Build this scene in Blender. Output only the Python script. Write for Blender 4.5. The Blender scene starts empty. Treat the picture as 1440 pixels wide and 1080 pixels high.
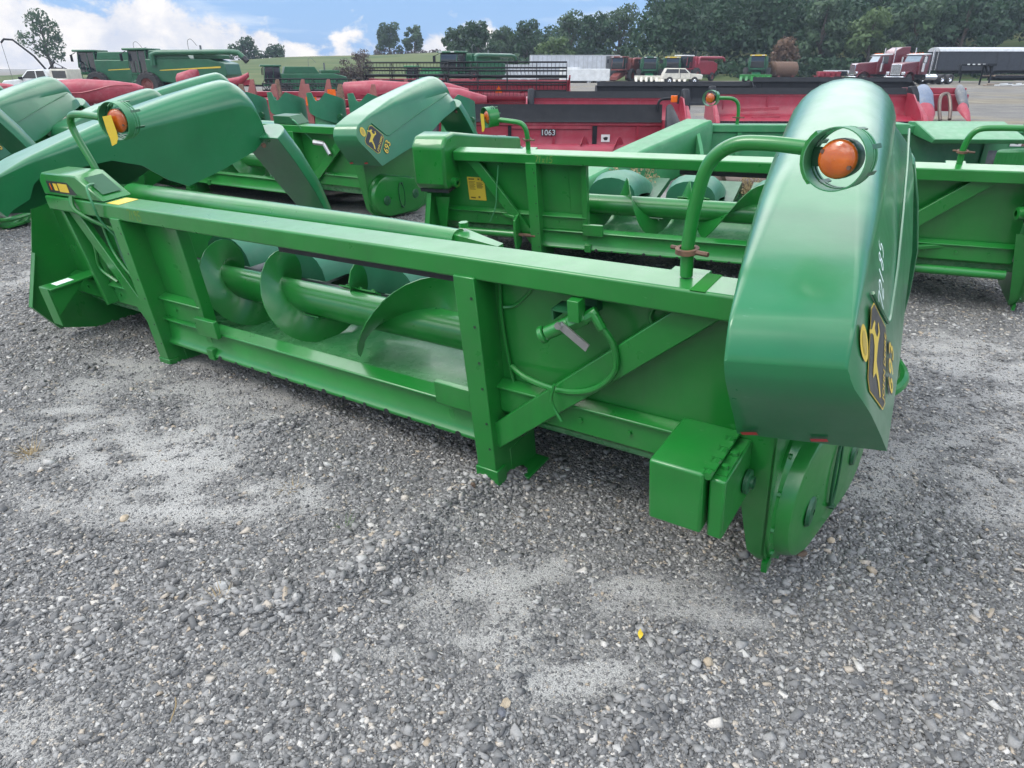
import bpy, bmesh, math, random
import numpy as np
from mathutils import Matrix, Vector
R = math.radians
scene = bpy.context.scene
col = scene.collection

# ------------------------------------------------------------------ camera
cam_d = bpy.data.cameras.new("Camera")
cam = bpy.data.objects.new("Camera", cam_d)
col.objects.link(cam)
cam.location = (0, 0, 1.7)
cam.rotation_euler = (math.pi / 2 - math.atan(445 / 980), 0, 0)
cam_d.sensor_width = 36.0
cam_d.lens = 980 / 1440 * 36.0
cam_d.clip_start = 0.05
cam_d.clip_end = 3000
scene.camera = cam

# ------------------------------------------------------------------ sky
SUN_EL, SUN_AZ = R(50), R(-108)          # azimuth clockwise from the view direction (+Y)
world = bpy.data.worlds.new("World")
scene.world = world
world.use_nodes = True
wt = world.node_tree
wt.nodes.clear()
def N(nt, typ, **kw):
    n = nt.nodes.new(typ)
    for k, v in kw.items():
        if k.startswith('i_'):
            key = k[2:]
            key = int(key) if key.isdigit() else key.replace('_', ' ')
            n.inputs[key].default_value = v
        else:
            setattr(n, k, v)
    return n
def math_n(nt, op, a, b=None, c=None, clamp=False):
    n = nt.nodes.new('ShaderNodeMath'); n.operation = op; n.use_clamp = clamp
    for i, x in enumerate((a, b, c)):
        if x is None: continue
        if isinstance(x, (int, float)): n.inputs[i].default_value = x
        else: nt.links.new(x, n.inputs[i])
    return n.outputs[0]
def mix_n(nt, fac, a, b, blend='MIX'):
    n = nt.nodes.new('ShaderNodeMix'); n.data_type = 'RGBA'; n.blend_type = blend
    for sock, x in ((n.inputs[0], fac), (n.inputs[6], a), (n.inputs[7], b)):
        if isinstance(x, (int, float)): sock.default_value = x
        elif isinstance(x, tuple): sock.default_value = (*x[:3], 1)
        else: nt.links.new(x, sock)
    return n.outputs[2]
def smooth_n(nt, x, lo, hi):
    n = nt.nodes.new('ShaderNodeMapRange'); n.interpolation_type = 'SMOOTHSTEP'
    nt.links.new(x, n.inputs[0])
    for i, v in ((1, lo), (2, hi)):
        if isinstance(v, (int, float)): n.inputs[i].default_value = v
        else: nt.links.new(v, n.inputs[i])
    return n.outputs[0]
sky = N(wt, 'ShaderNodeTexSky', sky_type='NISHITA', sun_disc=False, sun_elevation=SUN_EL,
        sun_rotation=SUN_AZ, altitude=200, air_density=1.0, dust_density=1.0, ozone_density=2.0)
tc = N(wt, 'ShaderNodeTexCoord')
sep = N(wt, 'ShaderNodeSeparateXYZ'); wt.links.new(tc.outputs['Generated'], sep.inputs[0])
az = math_n(wt, 'ARCTAN2', sep.outputs[0], sep.outputs[1])
el = math_n(wt, 'ARCSINE', sep.outputs[2])
comb = N(wt, 'ShaderNodeCombineXYZ')
wt.links.new(az, comb.inputs[0]); wt.links.new(math_n(wt, 'MULTIPLY', el, 1.35), comb.inputs[1])
n1 = N(wt, 'ShaderNodeTexNoise', i_Scale=13.0, i_Detail=10.0, i_Roughness=0.60); n1.inputs['Distortion'].default_value = 0.25
wt.links.new(comb.outputs[0], n1.inputs['Vector'])
mp = N(wt, 'ShaderNodeMapping'); mp.inputs['Location'].default_value = (3.1, 1.7, 0); mp.inputs['Scale'].default_value = (4.5, 20, 1)
wt.links.new(comb.outputs[0], mp.inputs[0])
n2 = N(wt, 'ShaderNodeTexNoise', i_Scale=1.0, i_Detail=7.0, i_Roughness=0.55); wt.links.new(mp.outputs[0], n2.inputs['Vector'])
# cumulus banks rise from the horizon, tallest to the left
bank = N(wt, 'ShaderNodeTexNoise', i_Scale=5.3, i_Detail=1.5); bank.noise_dimensions = '1D'
wt.links.new(math_n(wt, 'ADD', az, 2.63), bank.inputs['W'])
lefty = smooth_n(wt, az, 0.02, -0.62)
top = math_n(wt, 'ADD', math_n(wt, 'MULTIPLY', bank.outputs[0], 0.085), math_n(wt, 'MULTIPLY', lefty, 0.055))
top = math_n(wt, 'SUBTRACT', top, 0.020)
h = math_n(wt, 'ADD', el, math_n(wt, 'MULTIPLY', math_n(wt, 'SUBTRACT', n1.outputs[0], 0.5), 0.15))
cum = smooth_n(wt, math_n(wt, 'SUBTRACT', top, h), -0.006, 0.012)
wisp = math_n(wt, 'MULTIPLY', smooth_n(wt, n2.outputs[0], 0.52, 0.72), 0.75)
# overhead: thin bright cloud covers most of the vault
mp2 = N(wt, 'ShaderNodeMapping'); mp2.inputs['Scale'].default_value = (1.8, 1.8, 1.8)
wt.links.new(tc.outputs['Generated'], mp2.inputs[0])
n3 = N(wt, 'ShaderNodeTexNoise', i_Scale=1.0, i_Detail=6.0, i_Roughness=0.55); wt.links.new(mp2.outputs[0], n3.inputs['Vector'])
veil = math_n(wt, 'MULTIPLY', smooth_n(wt, n3.outputs[0], 0.36, 0.60), smooth_n(wt, el, 0.16, 0.5))
shade = smooth_n(wt, n1.outputs[0], 0.30, 0.70)
cloud_c = mix_n(wt, shade, (10.2, 9.5, 8.7), (6.2, 6.4, 7.2))
sky_c = mix_n(wt, 0.65, sky.outputs[0], (1.9, 4.5, 9.2))
c1 = mix_n(wt, wisp, sky_c, (7.2, 7.9, 8.9))
c2 = mix_n(wt, cum, c1, cloud_c)
c3 = mix_n(wt, veil, c2, (31.0, 31.4, 32.3))
bg = N(wt, 'ShaderNodeBackground', i_Strength=0.10)
wt.links.new(c3, bg.inputs[0])
wo = N(wt, 'ShaderNodeOutputWorld'); wt.links.new(bg.outputs[0], wo.inputs[0])

# ------------------------------------------------------------------ sun and exposure
sun_d = bpy.data.lights.new("Sun", 'SUN')
sun_d.energy = 1.5
sun_d.angle = R(22)
sun_d.color = (1.0, 0.95, 0.88)
sun = bpy.data.objects.new("Sun", sun_d)
col.objects.link(sun)
sd = Vector((math.sin(SUN_AZ) * math.cos(SUN_EL), math.cos(SUN_AZ) * math.cos(SUN_EL), math.sin(SUN_EL)))
sun.rotation_euler = sd.to_track_quat('Z', 'Y').to_euler()
scene.view_settings.view_transform = 'Standard'
scene.view_settings.look = 'None'
scene.view_settings.gamma = 1.0
scene.view_settings.use_curve_mapping = False
scene.view_settings.exposure = 0.22
scene.cycles.max_bounces = 6
scene.cycles.diffuse_bounces = 3
scene.cycles.glossy_bounces = 3
scene.cycles.transparent_max_bounces = 8
scene.cycles.use_denoising = True

# ------------------------------------------------------------------ materials
MATS = {}
def pmat(name, rgb, rough=0.5, metal=0.0, coat=0.0, dust=0.0, dust_rgb=(0.33, 0.31, 0.27), dscale=3.0,
         vary=0.12, bump=0.0, bscale=60.0, rvary=0.12, spec=0.5, streak=0.0, scratch=0.0, scratch_rgb=(0.5, 0.5, 0.48)):
    m = bpy.data.materials.new(name); m.use_nodes = True
    nt = m.node_tree; b = nt.nodes['Principled BSDF']
    t = N(nt, 'ShaderNodeTexCoord')
    a = N(nt, 'ShaderNodeTexNoise', i_Scale=dscale, i_Detail=6.0, i_Roughness=0.6)
    nt.links.new(t.outputs['Object'], a.inputs['Vector'])
    f = smooth_n(nt, a.outputs[0], 0.3, 0.7)
    lo = tuple(c * (1 - vary) for c in rgb); hi = tuple(min(1, c * (1 + vary)) for c in rgb)
    c = mix_n(nt, f, lo, hi)
    if dust > 0:
        d = N(nt, 'ShaderNodeTexNoise', i_Scale=dscale * 2.3, i_Detail=8.0, i_Roughness=0.68)
        nt.links.new(t.outputs['Object'], d.inputs['Vector'])
        fd = math_n(nt, 'MULTIPLY', smooth_n(nt, d.outputs[0], 0.42, 0.78), dust)
        c = mix_n(nt, fd, c, dust_rgb)
    if streak > 0:
        mk_ = N(nt, 'ShaderNodeMapping'); mk_.inputs['Scale'].default_value = (11, 11, 1.4); nt.links.new(t.outputs['Object'], mk_.inputs[0])
        k_ = N(nt, 'ShaderNodeTexNoise', i_Scale=1.0, i_Detail=6.0, i_Roughness=0.7); nt.links.new(mk_.outputs[0], k_.inputs['Vector'])
        fk = math_n(nt, 'MULTIPLY', smooth_n(nt, k_.outputs[0], 0.50, 0.78), streak)
        c = mix_n(nt, fk, c, tuple(x * 0.55 + 0.012 for x in rgb))
    if scratch > 0:
        mm = N(nt, 'ShaderNodeMapping'); mm.inputs['Scale'].default_value = (9, 9, 55)
        mm.inputs['Rotation'].default_value = (0.4, 0.7, 0.3)
        nt.links.new(t.outputs['Object'], mm.inputs[0])
        s = N(nt, 'ShaderNodeTexNoise', i_Scale=1.6, i_Detail=4.0, i_Roughness=0.7); nt.links.new(mm.outputs[0], s.inputs['Vector'])
        fs = math_n(nt, 'MULTIPLY', smooth_n(nt, s.outputs[0], 0.66, 0.74), scratch)
        c = mix_n(nt, fs, c, scratch_rgb)
    nt.links.new(c, b.inputs['Base Color'])
    r = N(nt, 'ShaderNodeTexNoise', i_Scale=dscale * 5, i_Detail=5.0); nt.links.new(t.outputs['Object'], r.inputs['Vector'])
    rr = math_n(nt, 'ADD', math_n(nt, 'MULTIPLY', math_n(nt, 'SUBTRACT', r.outputs[0], 0.5), rvary * 2), rough, clamp=True)
    nt.links.new(rr, b.inputs['Roughness'])
    b.inputs['Metallic'].default_value = metal
    b.inputs['Coat Weight'].default_value = coat
    b.inputs['Coat Roughness'].default_value = 0.12
    b.inputs['Specular IOR Level'].default_value = spec
    if bump > 0:
        bn = N(nt, 'ShaderNodeTexNoise', i_Scale=bscale, i_Detail=3.0); nt.links.new(t.outputs['Object'], bn.inputs['Vector'])
        bu = N(nt, 'ShaderNodeBump', i_Strength=bump, i_Distance=0.01); nt.links.new(bn.outputs[0], bu.inputs['Height'])
        nt.links.new(bu.outputs[0], b.inputs['Normal'])
    MATS[name] = m
    return m
GREEN = pmat('green_paint', (0.009, 0.162, 0.022), 0.32, coat=0.35, streak=0.40, dust=0.13, dust_rgb=(0.10, 0.19, 0.09), dscale=2.2, bump=0.05, bscale=14, scratch=0.40, scratch_rgb=(0.13, 0.26, 0.13))
HARV = pmat('shaded_harvester_green', (0.010, 0.095, 0.040), 0.4, coat=0.2, dust=0.25, dust_rgb=(0.05, 0.12, 0.07), dscale=1.2)  # darker green: shade on the distant harvesters is put into their colour
FLOOR = pmat('worn_green_floor', (0.055, 0.25, 0.085), 0.28, coat=0.3, dust=0.6, dust_rgb=(0.20, 0.38, 0.20), dscale=2.6, bump=0.08, bscale=8, scratch=0.5, scratch_rgb=(0.35, 0.40, 0.35))
PLAST = pmat('green_plastic', (0.013, 0.150, 0.050), 0.33, coat=0.40, streak=0.15, dust=0.10, dust_rgb=(0.09, 0.21, 0.13), dscale=1.8, bump=0.04, bscale=20, scratch=0.30, scratch_rgb=(0.12, 0.27, 0.18))
FADED = pmat('faded_green_plastic', (0.030, 0.165, 0.090), 0.45, dust=0.25, dust_rgb=(0.14, 0.24, 0.17), dscale=2.5)
PALEG = pmat('pale_green_steel', (0.035, 0.20, 0.075), 0.4, dust=0.3, dust_rgb=(0.17, 0.27, 0.17), dscale=3, scratch=0.3, scratch_rgb=(0.3, 0.32, 0.28))
DKGREEN = pmat('shaded_dark_green', (0.010, 0.085, 0.030), 0.42, dust=0.15, dust_rgb=(0.06, 0.11, 0.06), dscale=3)  # darker copy of the green, with the shade on inner parts put into it
RUBBER = pmat('black_rubber', (0.018, 0.020, 0.022), 0.6, dust=0.3, dust_rgb=(0.07, 0.075, 0.07), dscale=5)
BLACK = pmat('black_paint', (0.012, 0.014, 0.018), 0.55, dust=0.2, dust_rgb=(0.05, 0.05, 0.052), dscale=1.5, scratch=0.15, spec=0.22)
STEEL = pmat('bare_steel', (0.45, 0.45, 0.44), 0.38, metal=0.9, dust=0.3, dscale=8)
GALV = pmat('lamp_ring_steel', (0.50, 0.55, 0.52), 0.25, metal=0.9, dust=0.2, dscale=14)
RUST = pmat('rusty_steel', (0.10, 0.055, 0.035), 0.75, dust=0.5, dust_rgb=(0.30, 0.16, 0.08), dscale=14, vary=0.4)
WORN = pmat('worn_auger_steel', (0.17, 0.13, 0.11), 0.45, metal=0.4, dust=0.5, dust_rgb=(0.12, 0.08, 0.06), dscale=5)
RED = pmat('red_paint', (0.270, 0.020, 0.040), 0.42, coat=0.15, dust=0.30, dust_rgb=(0.30, 0.13, 0.14), dscale=1.6, scratch=0.35, scratch_rgb=(0.42, 0.24, 0.24))
PINK = pmat('faded_and_highlight_red', (0.30, 0.036, 0.056), 0.5, dust=0.4, dust_rgb=(0.42, 0.18, 0.19), dscale=2.2)
BROWNRED = pmat('weathered_red_steel', (0.16, 0.035, 0.03), 0.6, dust=0.5, dust_rgb=(0.24, 0.12, 0.09), dscale=3)
BLUEGREY = pmat('blue_grey_plastic', (0.13, 0.17, 0.24), 0.5, dust=0.4, dscale=3)
YELLOW = pmat('yellow_decal', (0.62, 0.44, 0.04), 0.4, vary=0.06)
YELLOWTAG = pmat('yellow_tag', (0.60, 0.42, 0.03), 0.5, vary=0.08)
WHITE = pmat('white_paint', (0.66, 0.67, 0.66), 0.4, dust=0.3, dscale=1.2)
CREAM = pmat('cream_paint', (0.60, 0.57, 0.48), 0.45, dust=0.3, dscale=2)
DECALBLK = pmat('black_decal', (0.018, 0.020, 0.022), 0.35, vary=0.1)
DECALRED = pmat('red_reflector', (0.42, 0.02, 0.03), 0.3)
ORANGE = pmat('orange_lens', (0.70, 0.13, 0.01), 0.25)
CHALK = pmat('white_chalk', (0.72, 0.80, 0.76), 0.9, vary=0.2, dscale=60)
YCHALK = pmat('yellow_chalk', (0.16, 0.26, 0.05), 0.9, vary=0.3, dscale=60)
CHROME = pmat('chrome', (0.75, 0.76, 0.78), 0.16, metal=1.0, vary=0.05)
TYRE = pmat('tyre_rubber', (0.022, 0.022, 0.023), 0.8, dust=0.5, dust_rgb=(0.12, 0.11, 0.10), dscale=4)
MAROON = pmat('maroon_paint', (0.11, 0.012, 0.020), 0.3, coat=0.5, vary=0.08)
TARP = pmat('black_trailer_side', (0.022, 0.026, 0.034), 0.5, dust=0.2, dust_rgb=(0.08, 0.09, 0.10))
GREYTARP = pmat('grey_tarp', (0.42, 0.44, 0.46), 0.6, dust=0.4)
ALU = pmat('aluminium_panel', (0.55, 0.57, 0.60), 0.4, metal=0.25, dust=0.35, dscale=1)
GREYM = pmat('grey_steel', (0.10, 0.11, 0.12), 0.5, dust=0.4)
WOOD = pmat('weathered_boards', (0.26, 0.20, 0.15), 0.8, vary=0.3, dscale=4)
def glass_mat(name, rgb, rough=0.08):
    m = bpy.data.materials.new(name); m.use_nodes = True
    b = m.node_tree.nodes['Principled BSDF']
    b.inputs['Base Color'].default_value = (*rgb, 1); b.inputs['Roughness'].default_value = rough
    b.inputs['Specular IOR Level'].default_value = 0.8; b.inputs['Coat Weight'].default_value = 0.5
    return m
DGLASS = glass_mat('dark_window_glass', (0.012, 0.018, 0.024))
def lens_mat():
    m = bpy.data.materials.new('amber_lens'); m.use_nodes = True
    nt = m.node_tree; b = nt.nodes['Principled BSDF']
    t = N(nt, 'ShaderNodeTexCoord')
    n = N(nt, 'ShaderNodeTexNoise', i_Scale=30.0, i_Detail=4.0); nt.links.new(t.outputs['Object'], n.inputs[0])
    c = mix_n(nt, n.outputs[0], (0.32, 0.055, 0.006), (0.60, 0.14, 0.012)); nt.links.new(c, b.inputs['Base Color'])
    b.inputs['Roughness'].default_value = 0.18
    b.inputs['Subsurface Weight'].default_value = 0.25
    b.inputs['Subsurface Radius'].default_value = (0.02, 0.006, 0.002)
    b.inputs['Coat Weight'].default_value = 0.8
    return m
AMBER = lens_mat()
def leaf_mat(name, dark, light, transl=0.3):
    m = bpy.data.materials.new(name); m.use_nodes = True
    nt = m.node_tree; b = nt.nodes['Principled BSDF']
    g = N(nt, 'ShaderNodeNewGeometry')
    t = N(nt, 'ShaderNodeTexCoord')
    n = N(nt, 'ShaderNodeTexNoise', i_Scale=0.35, i_Detail=3.0); nt.links.new(t.outputs['Object'], n.inputs['Vector'])
    f = math_n(nt, 'ADD', math_n(nt, 'MULTIPLY', g.outputs['Random Per Island'], 0.55), math_n(nt, 'MULTIPLY', smooth_n(nt, n.outputs[0], 0.35, 0.65), 0.45))
    c = mix_n(nt, f, dark, light)
    nt.links.new(c, b.inputs['Base Color']); b.inputs['Roughness'].default_value = 0.65
    tr = N(nt, 'ShaderNodeBsdfTranslucent'); nt.links.new(c, tr.inputs['Color'])
    mx = N(nt, 'ShaderNodeMixShader', i_0=transl)
    nt.links.new(b.outputs[0], mx.inputs[1]); nt.links.new(tr.outputs[0], mx.inputs[2])
    out = nt.nodes['Material Output']; nt.links.new(mx.outputs[0], out.inputs[0])
    return m
LEAF_A = leaf_mat('leaves_deep', (0.011, 0.036, 0.016), (0.036, 0.094, 0.036))
LEAF_B = leaf_mat('leaves_mid', (0.024, 0.055, 0.026), (0.070, 0.130, 0.055))
LEAF_C = leaf_mat('leaves_pale', (0.050, 0.095, 0.030), (0.13, 0.20, 0.07))
LEAF_R = leaf_mat('leaves_rusty', (0.10, 0.055, 0.035), (0.22, 0.14, 0.085))
LEAF_P = leaf_mat('leaves_plum', (0.055, 0.040, 0.038), (0.12, 0.09, 0.08))
STRAW = leaf_mat('straw', (0.24, 0.17, 0.08), (0.48, 0.38, 0.22))
BARK = pmat('bark', (0.075, 0.060, 0.048), 0.9, vary=0.3, dscale=6)

# ------------------------------------------------------------------ mesh helpers
class MB:
    def __init__(s): s.v = []; s.f = []
    def add(s, vs, fs):
        o = len(s.v); s.v += [tuple(p) for p in vs]; s.f += [tuple(o + i for i in q) for q in fs]; return s
    def box(s, x0, x1, y0, y1, z0, z1):
        vs = [(x, y, z) for z in (z0, z1) for y in (y0, y1) for x in (x0, x1)]
        return s.add(vs, [(0, 2, 3, 1), (4, 5, 7, 6), (0, 1, 5, 4), (2, 6, 7, 3), (0, 4, 6, 2), (1, 3, 7, 5)])
    def bar(s, p0, p1, w, h, up=(0, 0, 1)):
        p0 = Vector(p0); p1 = Vector(p1); d = (p1 - p0).normalized(); u = Vector(up)
        if abs(d.dot(u)) > 0.98: u = Vector((1, 0, 0))
        a = d.cross(u).normalized(); b = a.cross(d)
        vs = [p + a * (i * w / 2) + b * (j * h / 2) for p in (p0, p1) for i, j in ((-1, -1), (1, -1), (1, 1), (-1, 1))]
        return s.add(vs, [(3, 2, 1, 0), (4, 5, 6, 7)] + [(i, (i + 1) % 4, 4 + (i + 1) % 4, 4 + i) for i in range(4)])
    def tube(s, pts, r, n=10, cap=True):
        pts = [Vector(p) for p in pts]; k = len(pts)
        rs = r if isinstance(r, (list, tuple)) else [r] * k
        t0 = (pts[1] - pts[0]).normalized()
        u = t0.cross(Vector((0, 0, 1)))
        if u.length < 0.05: u = t0.cross(Vector((1, 0, 0)))
        u.normalize(); vs = []
        for i, p in enumerate(pts):
            t = (pts[min(i + 1, k - 1)] - pts[max(i - 1, 0)]).normalized()
            u = (u - t * u.dot(t)).normalized(); w = t.cross(u)
            for j in range(n):
                a = 2 * math.pi * j / n
                vs.append(p + (u * math.cos(a) + w * math.sin(a)) * rs[i])
        fs = [(i * n + j, i * n + (j + 1) % n, (i + 1) * n + (j + 1) % n, (i + 1) * n + j) for i in range(k - 1) for j in range(n)]
        if cap: fs += [tuple(range(n - 1, -1, -1)), tuple((k - 1) * n + j for j in range(n))]
        return s.add(vs, fs)
    def prism(s, poly, axis, a0, a1):
        def P(q, a):
            return (a, q[0], q[1]) if axis == 'x' else (q[0], a, q[1]) if axis == 'y' else (q[0], q[1], a)
        n = len(poly)
        vs = [P(q, a0) for q in poly] + [P(q, a1) for q in poly]
        return s.add(vs, [tuple(range(n - 1, -1, -1)), tuple(range(n, 2 * n))] + [(i, (i + 1) % n, n + (i + 1) % n, n + i) for i in range(n)])
    def loft(s, secs, closed=False, cap0=False, cap1=False):
        n = len(secs[0]); vs = [p for q in secs for p in q]; m = n if closed else n - 1
        fs = [(i * n + j, i * n + (j + 1) % n, (i + 1) * n + (j + 1) % n, (i + 1) * n + j) for i in range(len(secs) - 1) for j in range(m)]
        if cap0: fs.append(tuple(range(n - 1, -1, -1)))
        if cap1: fs.append(tuple((len(secs) - 1) * n + j for j in range(n)))
        return s.add(vs, fs)
    def lathe(s, prof, c, axis, n=24):
        c = Vector(c); d = Vector(axis).normalized(); u = d.cross(Vector((0, 0, 1)))
        if u.length < 0.05: u = d.cross(Vector((1, 0, 0)))
        u.normalize(); w = d.cross(u)
        secs = [[c + d * h_ + (u * math.cos(2 * math.pi * j / n) + w * math.sin(2 * math.pi * j / n)) * max(r_, 1e-4) for j in range(n)] for r_, h_ in prof]
        return s.loft(secs, closed=True)
    def cyl(s, c0, c1, r, n=16): return s.tube([c0, c1], r, n)
    def bolt(s, p, axis, r=0.011, h=0.008):
        p = Vector(p); return s.tube([p, p + Vector(axis) * h], r, 6)
    def build(s, name, mat, parent=None, bevel=0.0, angle=38, solid=0.0, seg=2, flat=False, split=False):
        if split: return s.build_split(name, mat, parent, bevel, angle, solid, seg, flat)
        me = bpy.data.meshes.new(name); me.from_pydata(s.v, [], s.f)
        bm = bmesh.new(); bm.from_mesh(me); bmesh.ops.recalc_face_normals(bm, faces=bm.faces); bm.to_mesh(me); bm.free()
        o = bpy.data.objects.new(name, me); col.objects.link(o)
        me.materials.append(mat)
        if not flat:
            me.shade_smooth()
            try: me.set_sharp_from_angle(angle=R(angle))
            except Exception: pass
        if solid:
            md = o.modifiers.new('solid', 'SOLIDIFY'); md.thickness = solid; md.offset = 0
            md = o.modifiers.new('edges', 'EDGE_SPLIT'); md.split_angle = R(45)
        if bevel:
            md = o.modifiers.new('bevel', 'BEVEL'); md.width = bevel; md.segments = seg; md.limit_method = 'ANGLE'; md.angle_limit = R(40); md.harden_normals = False
        if parent: o.parent = parent
        return o
def _islands(v, f):
    par = list(range(len(v)))
    def fi(a):
        while par[a] != a: par[a] = par[par[a]]; a = par[a]
        return a
    for q in f:
        for a in q[1:]: par[fi(q[0])] = fi(a)
    out = {}
    for q in f: out.setdefault(fi(q[0]), []).append(q)
    return out.values()
def _build_split(s, *a):
    r = None
    for fs in _islands(s.v, s.f):
        ids = sorted({i for q in fs for i in q}); mp_ = {i: k for k, i in enumerate(ids)}
        m = MB(); m.add([s.v[i] for i in ids], [tuple(mp_[i] for i in q) for q in fs]); r = m.build(*a)
    return r
MB.build_split = _build_split
def fast_mesh(name, verts, faces, mat, parent=None, smooth=False):
    """verts (n,3) float array, faces (m,k) int array"""
    me = bpy.data.meshes.new(name); k = faces.shape[1]
    me.vertices.add(len(verts)); me.vertices.foreach_set('co', verts.astype(np.float32).ravel())
    me.loops.add(faces.size); me.loops.foreach_set('vertex_index', faces.astype(np.int32).ravel())
    me.polygons.add(len(faces)); me.polygons.foreach_set('loop_start', np.arange(0, faces.size, k, dtype=np.int32))
    me.update(calc_edges=True); me.validate()
    if smooth: me.shade_smooth()
    me.materials.append(mat)
    o = bpy.data.objects.new(name, me); col.objects.link(o)
    if parent: o.parent = parent
    return o
def tag(o, label=None, cat=None, group=None, kind=None):
    if label: o['label'] = label
    if cat: o['category'] = cat
    if group: o['group'] = group
    if kind: o['kind'] = kind
    return o
def thing(name, label, cat, loc=(0, 0, 0), rz=0.0, group=None, matrix=None):
    e = bpy.data.objects.new(name, None); col.objects.link(e); e.empty_display_size = 0.2
    if matrix is not None: e.matrix_world = matrix
    else: e.location = loc; e.rotation_euler = (0, 0, rz)
    return tag(e, label, cat, group)
def pose(ox, oy, th, lean, roll=0.0, oz=0.0, scale=1.0):
    """beam axis turned th clockwise, top leaning to the rear, roll about the forward axis (radians)"""
    a = Vector((math.cos(th), -math.sin(th), 0)); f = Vector((math.sin(th), math.cos(th), 0)); z = Vector((0, 0, 1))
    a, z = a * math.cos(roll) + z * math.sin(roll), z * math.cos(roll) - a * math.sin(roll)
    f, z = f * math.cos(lean) + z * math.sin(lean), z * math.cos(lean) - f * math.sin(lean)
    m = Matrix((a, f, z)).transposed() * scale
    m = m.to_4x4(); m.translation = Vector((ox, oy, oz)); return m
def dup(root, matrix=None, loc=None, rz=None, label=None, group=None):
    def cp(o, par):
        c = o.copy(); col.objects.link(c)
        if par: c.parent = par; c.matrix_parent_inverse = o.matrix_parent_inverse.copy()
        for ch in o.children: cp(ch, c)
        return c
    r = cp(root, None)
    if matrix is not None: r.matrix_world = matrix
    if loc is not None: r.location = loc
    if rz is not None: r.rotation_euler = (0, 0, rz)
    if label: r['label'] = label
    if group: r['group'] = group
    return r
def curve_pts(pts, k=6):
    """smooth a polyline (Catmull-Rom)"""
    P = [Vector(p) for p in pts]; out = []
    for i in range(len(P) - 1):
        p0, p1, p2, p3 = P[max(i - 1, 0)], P[i], P[i + 1], P[min(i + 2, len(P) - 1)]
        for j in range(k):
            t = j / k
            out.append(0.5 * ((2 * p1) + (p2 - p0) * t + (2 * p0 - 5 * p1 + 4 * p2 - p3) * t * t + (3 * p1 - p0 - 3 * p2 + p3) * t ** 3))
    out.append(P[-1]); return out
def lerp(x, tab):
    if x <= tab[0][0]: return tab[0][1]
    for (a, va), (b, vb) in zip(tab, tab[1:]):
        if x <= b: return va + (vb - va) * (x - a) / (b - a)
    return tab[-1][1]
def text_mesh(txt, size, mapf, mat, parent, name, bold=0.0, spacing=1.0):
    cu = bpy.data.curves.new('txt', 'FONT'); cu.body = txt; cu.size = size; cu.offset = bold; cu.space_character = spacing
    cu.align_x = 'CENTER'; cu.align_y = 'CENTER'; cu.resolution_u = 3
    to = bpy.data.objects.new('txt', cu); col.objects.link(to)
    bpy.context.view_layer.update()
    me = bpy.data.meshes.new_from_object(to.evaluated_get(bpy.context.evaluated_depsgraph_get()))
    bpy.data.objects.remove(to); bpy.data.curves.remove(cu)
    for v in me.vertices: v.co = mapf(v.co.x, v.co.y)
    me.materials.clear(); me.materials.append(mat); me.name = name
    o = bpy.data.objects.new(name, me); col.objects.link(o)
    if parent: o.parent = parent
    return o
# ------------------------------------------------------------------ value noise shared by ground shape and stone scatter
def vnoise(x, y, seed=0):
    xi = np.floor(x).astype(np.int64); yi = np.floor(y).astype(np.int64); fx = x - xi; fy = y - yi
    fx = fx * fx * (3 - 2 * fx); fy = fy * fy * (3 - 2 * fy)
    def hsh(a, b):
        n = (a * 374761393 + b * 668265263 + seed * 1442695041) & 0xffffffff
        n = ((n ^ (n >> 13)) * 1274126177) & 0xffffffff
        return ((n ^ (n >> 16)) & 0xffff) / 65535.0
    return (hsh(xi, yi) * (1 - fx) + hsh(xi + 1, yi) * fx) * (1 - fy) + (hsh(xi, yi + 1) * (1 - fx) + hsh(xi + 1, yi + 1) * fx) * fy
def fbm(x, y, oct=4, seed=0):
    s = 0; a = 0.5
    for i in range(oct):
        s = s + a * vnoise(x * 2 ** i + 17.3 * i, y * 2 ** i - 9.1 * i, seed + i); a *= 0.5
    return s
def ridge(x, y, x0, y0, x1, y1, w):
    """closeness to the segment, ragged"""
    dx, dy = x1 - x0, y1 - y0; L2 = dx * dx + dy * dy
    t = np.clip(((x - x0) * dx + (y - y0) * dy) / L2, 0, 1)
    d = np.hypot(x - x0 - t * dx, y - y0 - t * dy) + (fbm(x * 4, y * 4, 3, 5) - 0.45) * w * 1.6
    return np.exp(-(d / w) ** 2)
def sandy(x, y):
    m = fbm(x * 0.9 + 3.1, y * 1.5, 4, 11)
    s = np.clip((m - 0.50) / 0.20, 0, 0.8)
    for cx, cy, rx, ry in ((-1.75, 2.95, 0.75, 0.30), (-1.35, 2.55, 0.65, 0.22), (0.25, 1.95, 0.75, 0.25), (-0.05, 1.62, 0.55, 0.18), (-2.4, 3.3, 0.5, 0.2)):
        d = ((x - cx) / rx) ** 2 + ((y - cy) / ry) ** 2 + (fbm(x * 5, y * 5, 3, 3) - 0.45) * 1.6
        s = np.maximum(s, np.clip(1.25 - d, 0, 1))
    s = s * np.clip((fbm(x * 7 + 2, y * 9, 4, 31) - 0.26) / 0.30, 0, 1)
    return np.clip(s, 0, 1)
def ridges(x, y):
    return np.maximum.reduce([ridge(x, y, -0.62, 2.0, -0.05, 2.75, 0.10), 0.8 * ridge(x, y, -1.55, 3.0, -1.0, 3.35, 0.10), 0.7 * ridge(x, y, -1.05, 1.85, -0.8, 1.92, 0.08), 0.4 * ridge(x, y, -0.1, 1.35, 0.05, 1.9, 0.07), 0.35 * ridge(x, y, .35, 1.45, .55, 1.75, 0.09)])
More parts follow.
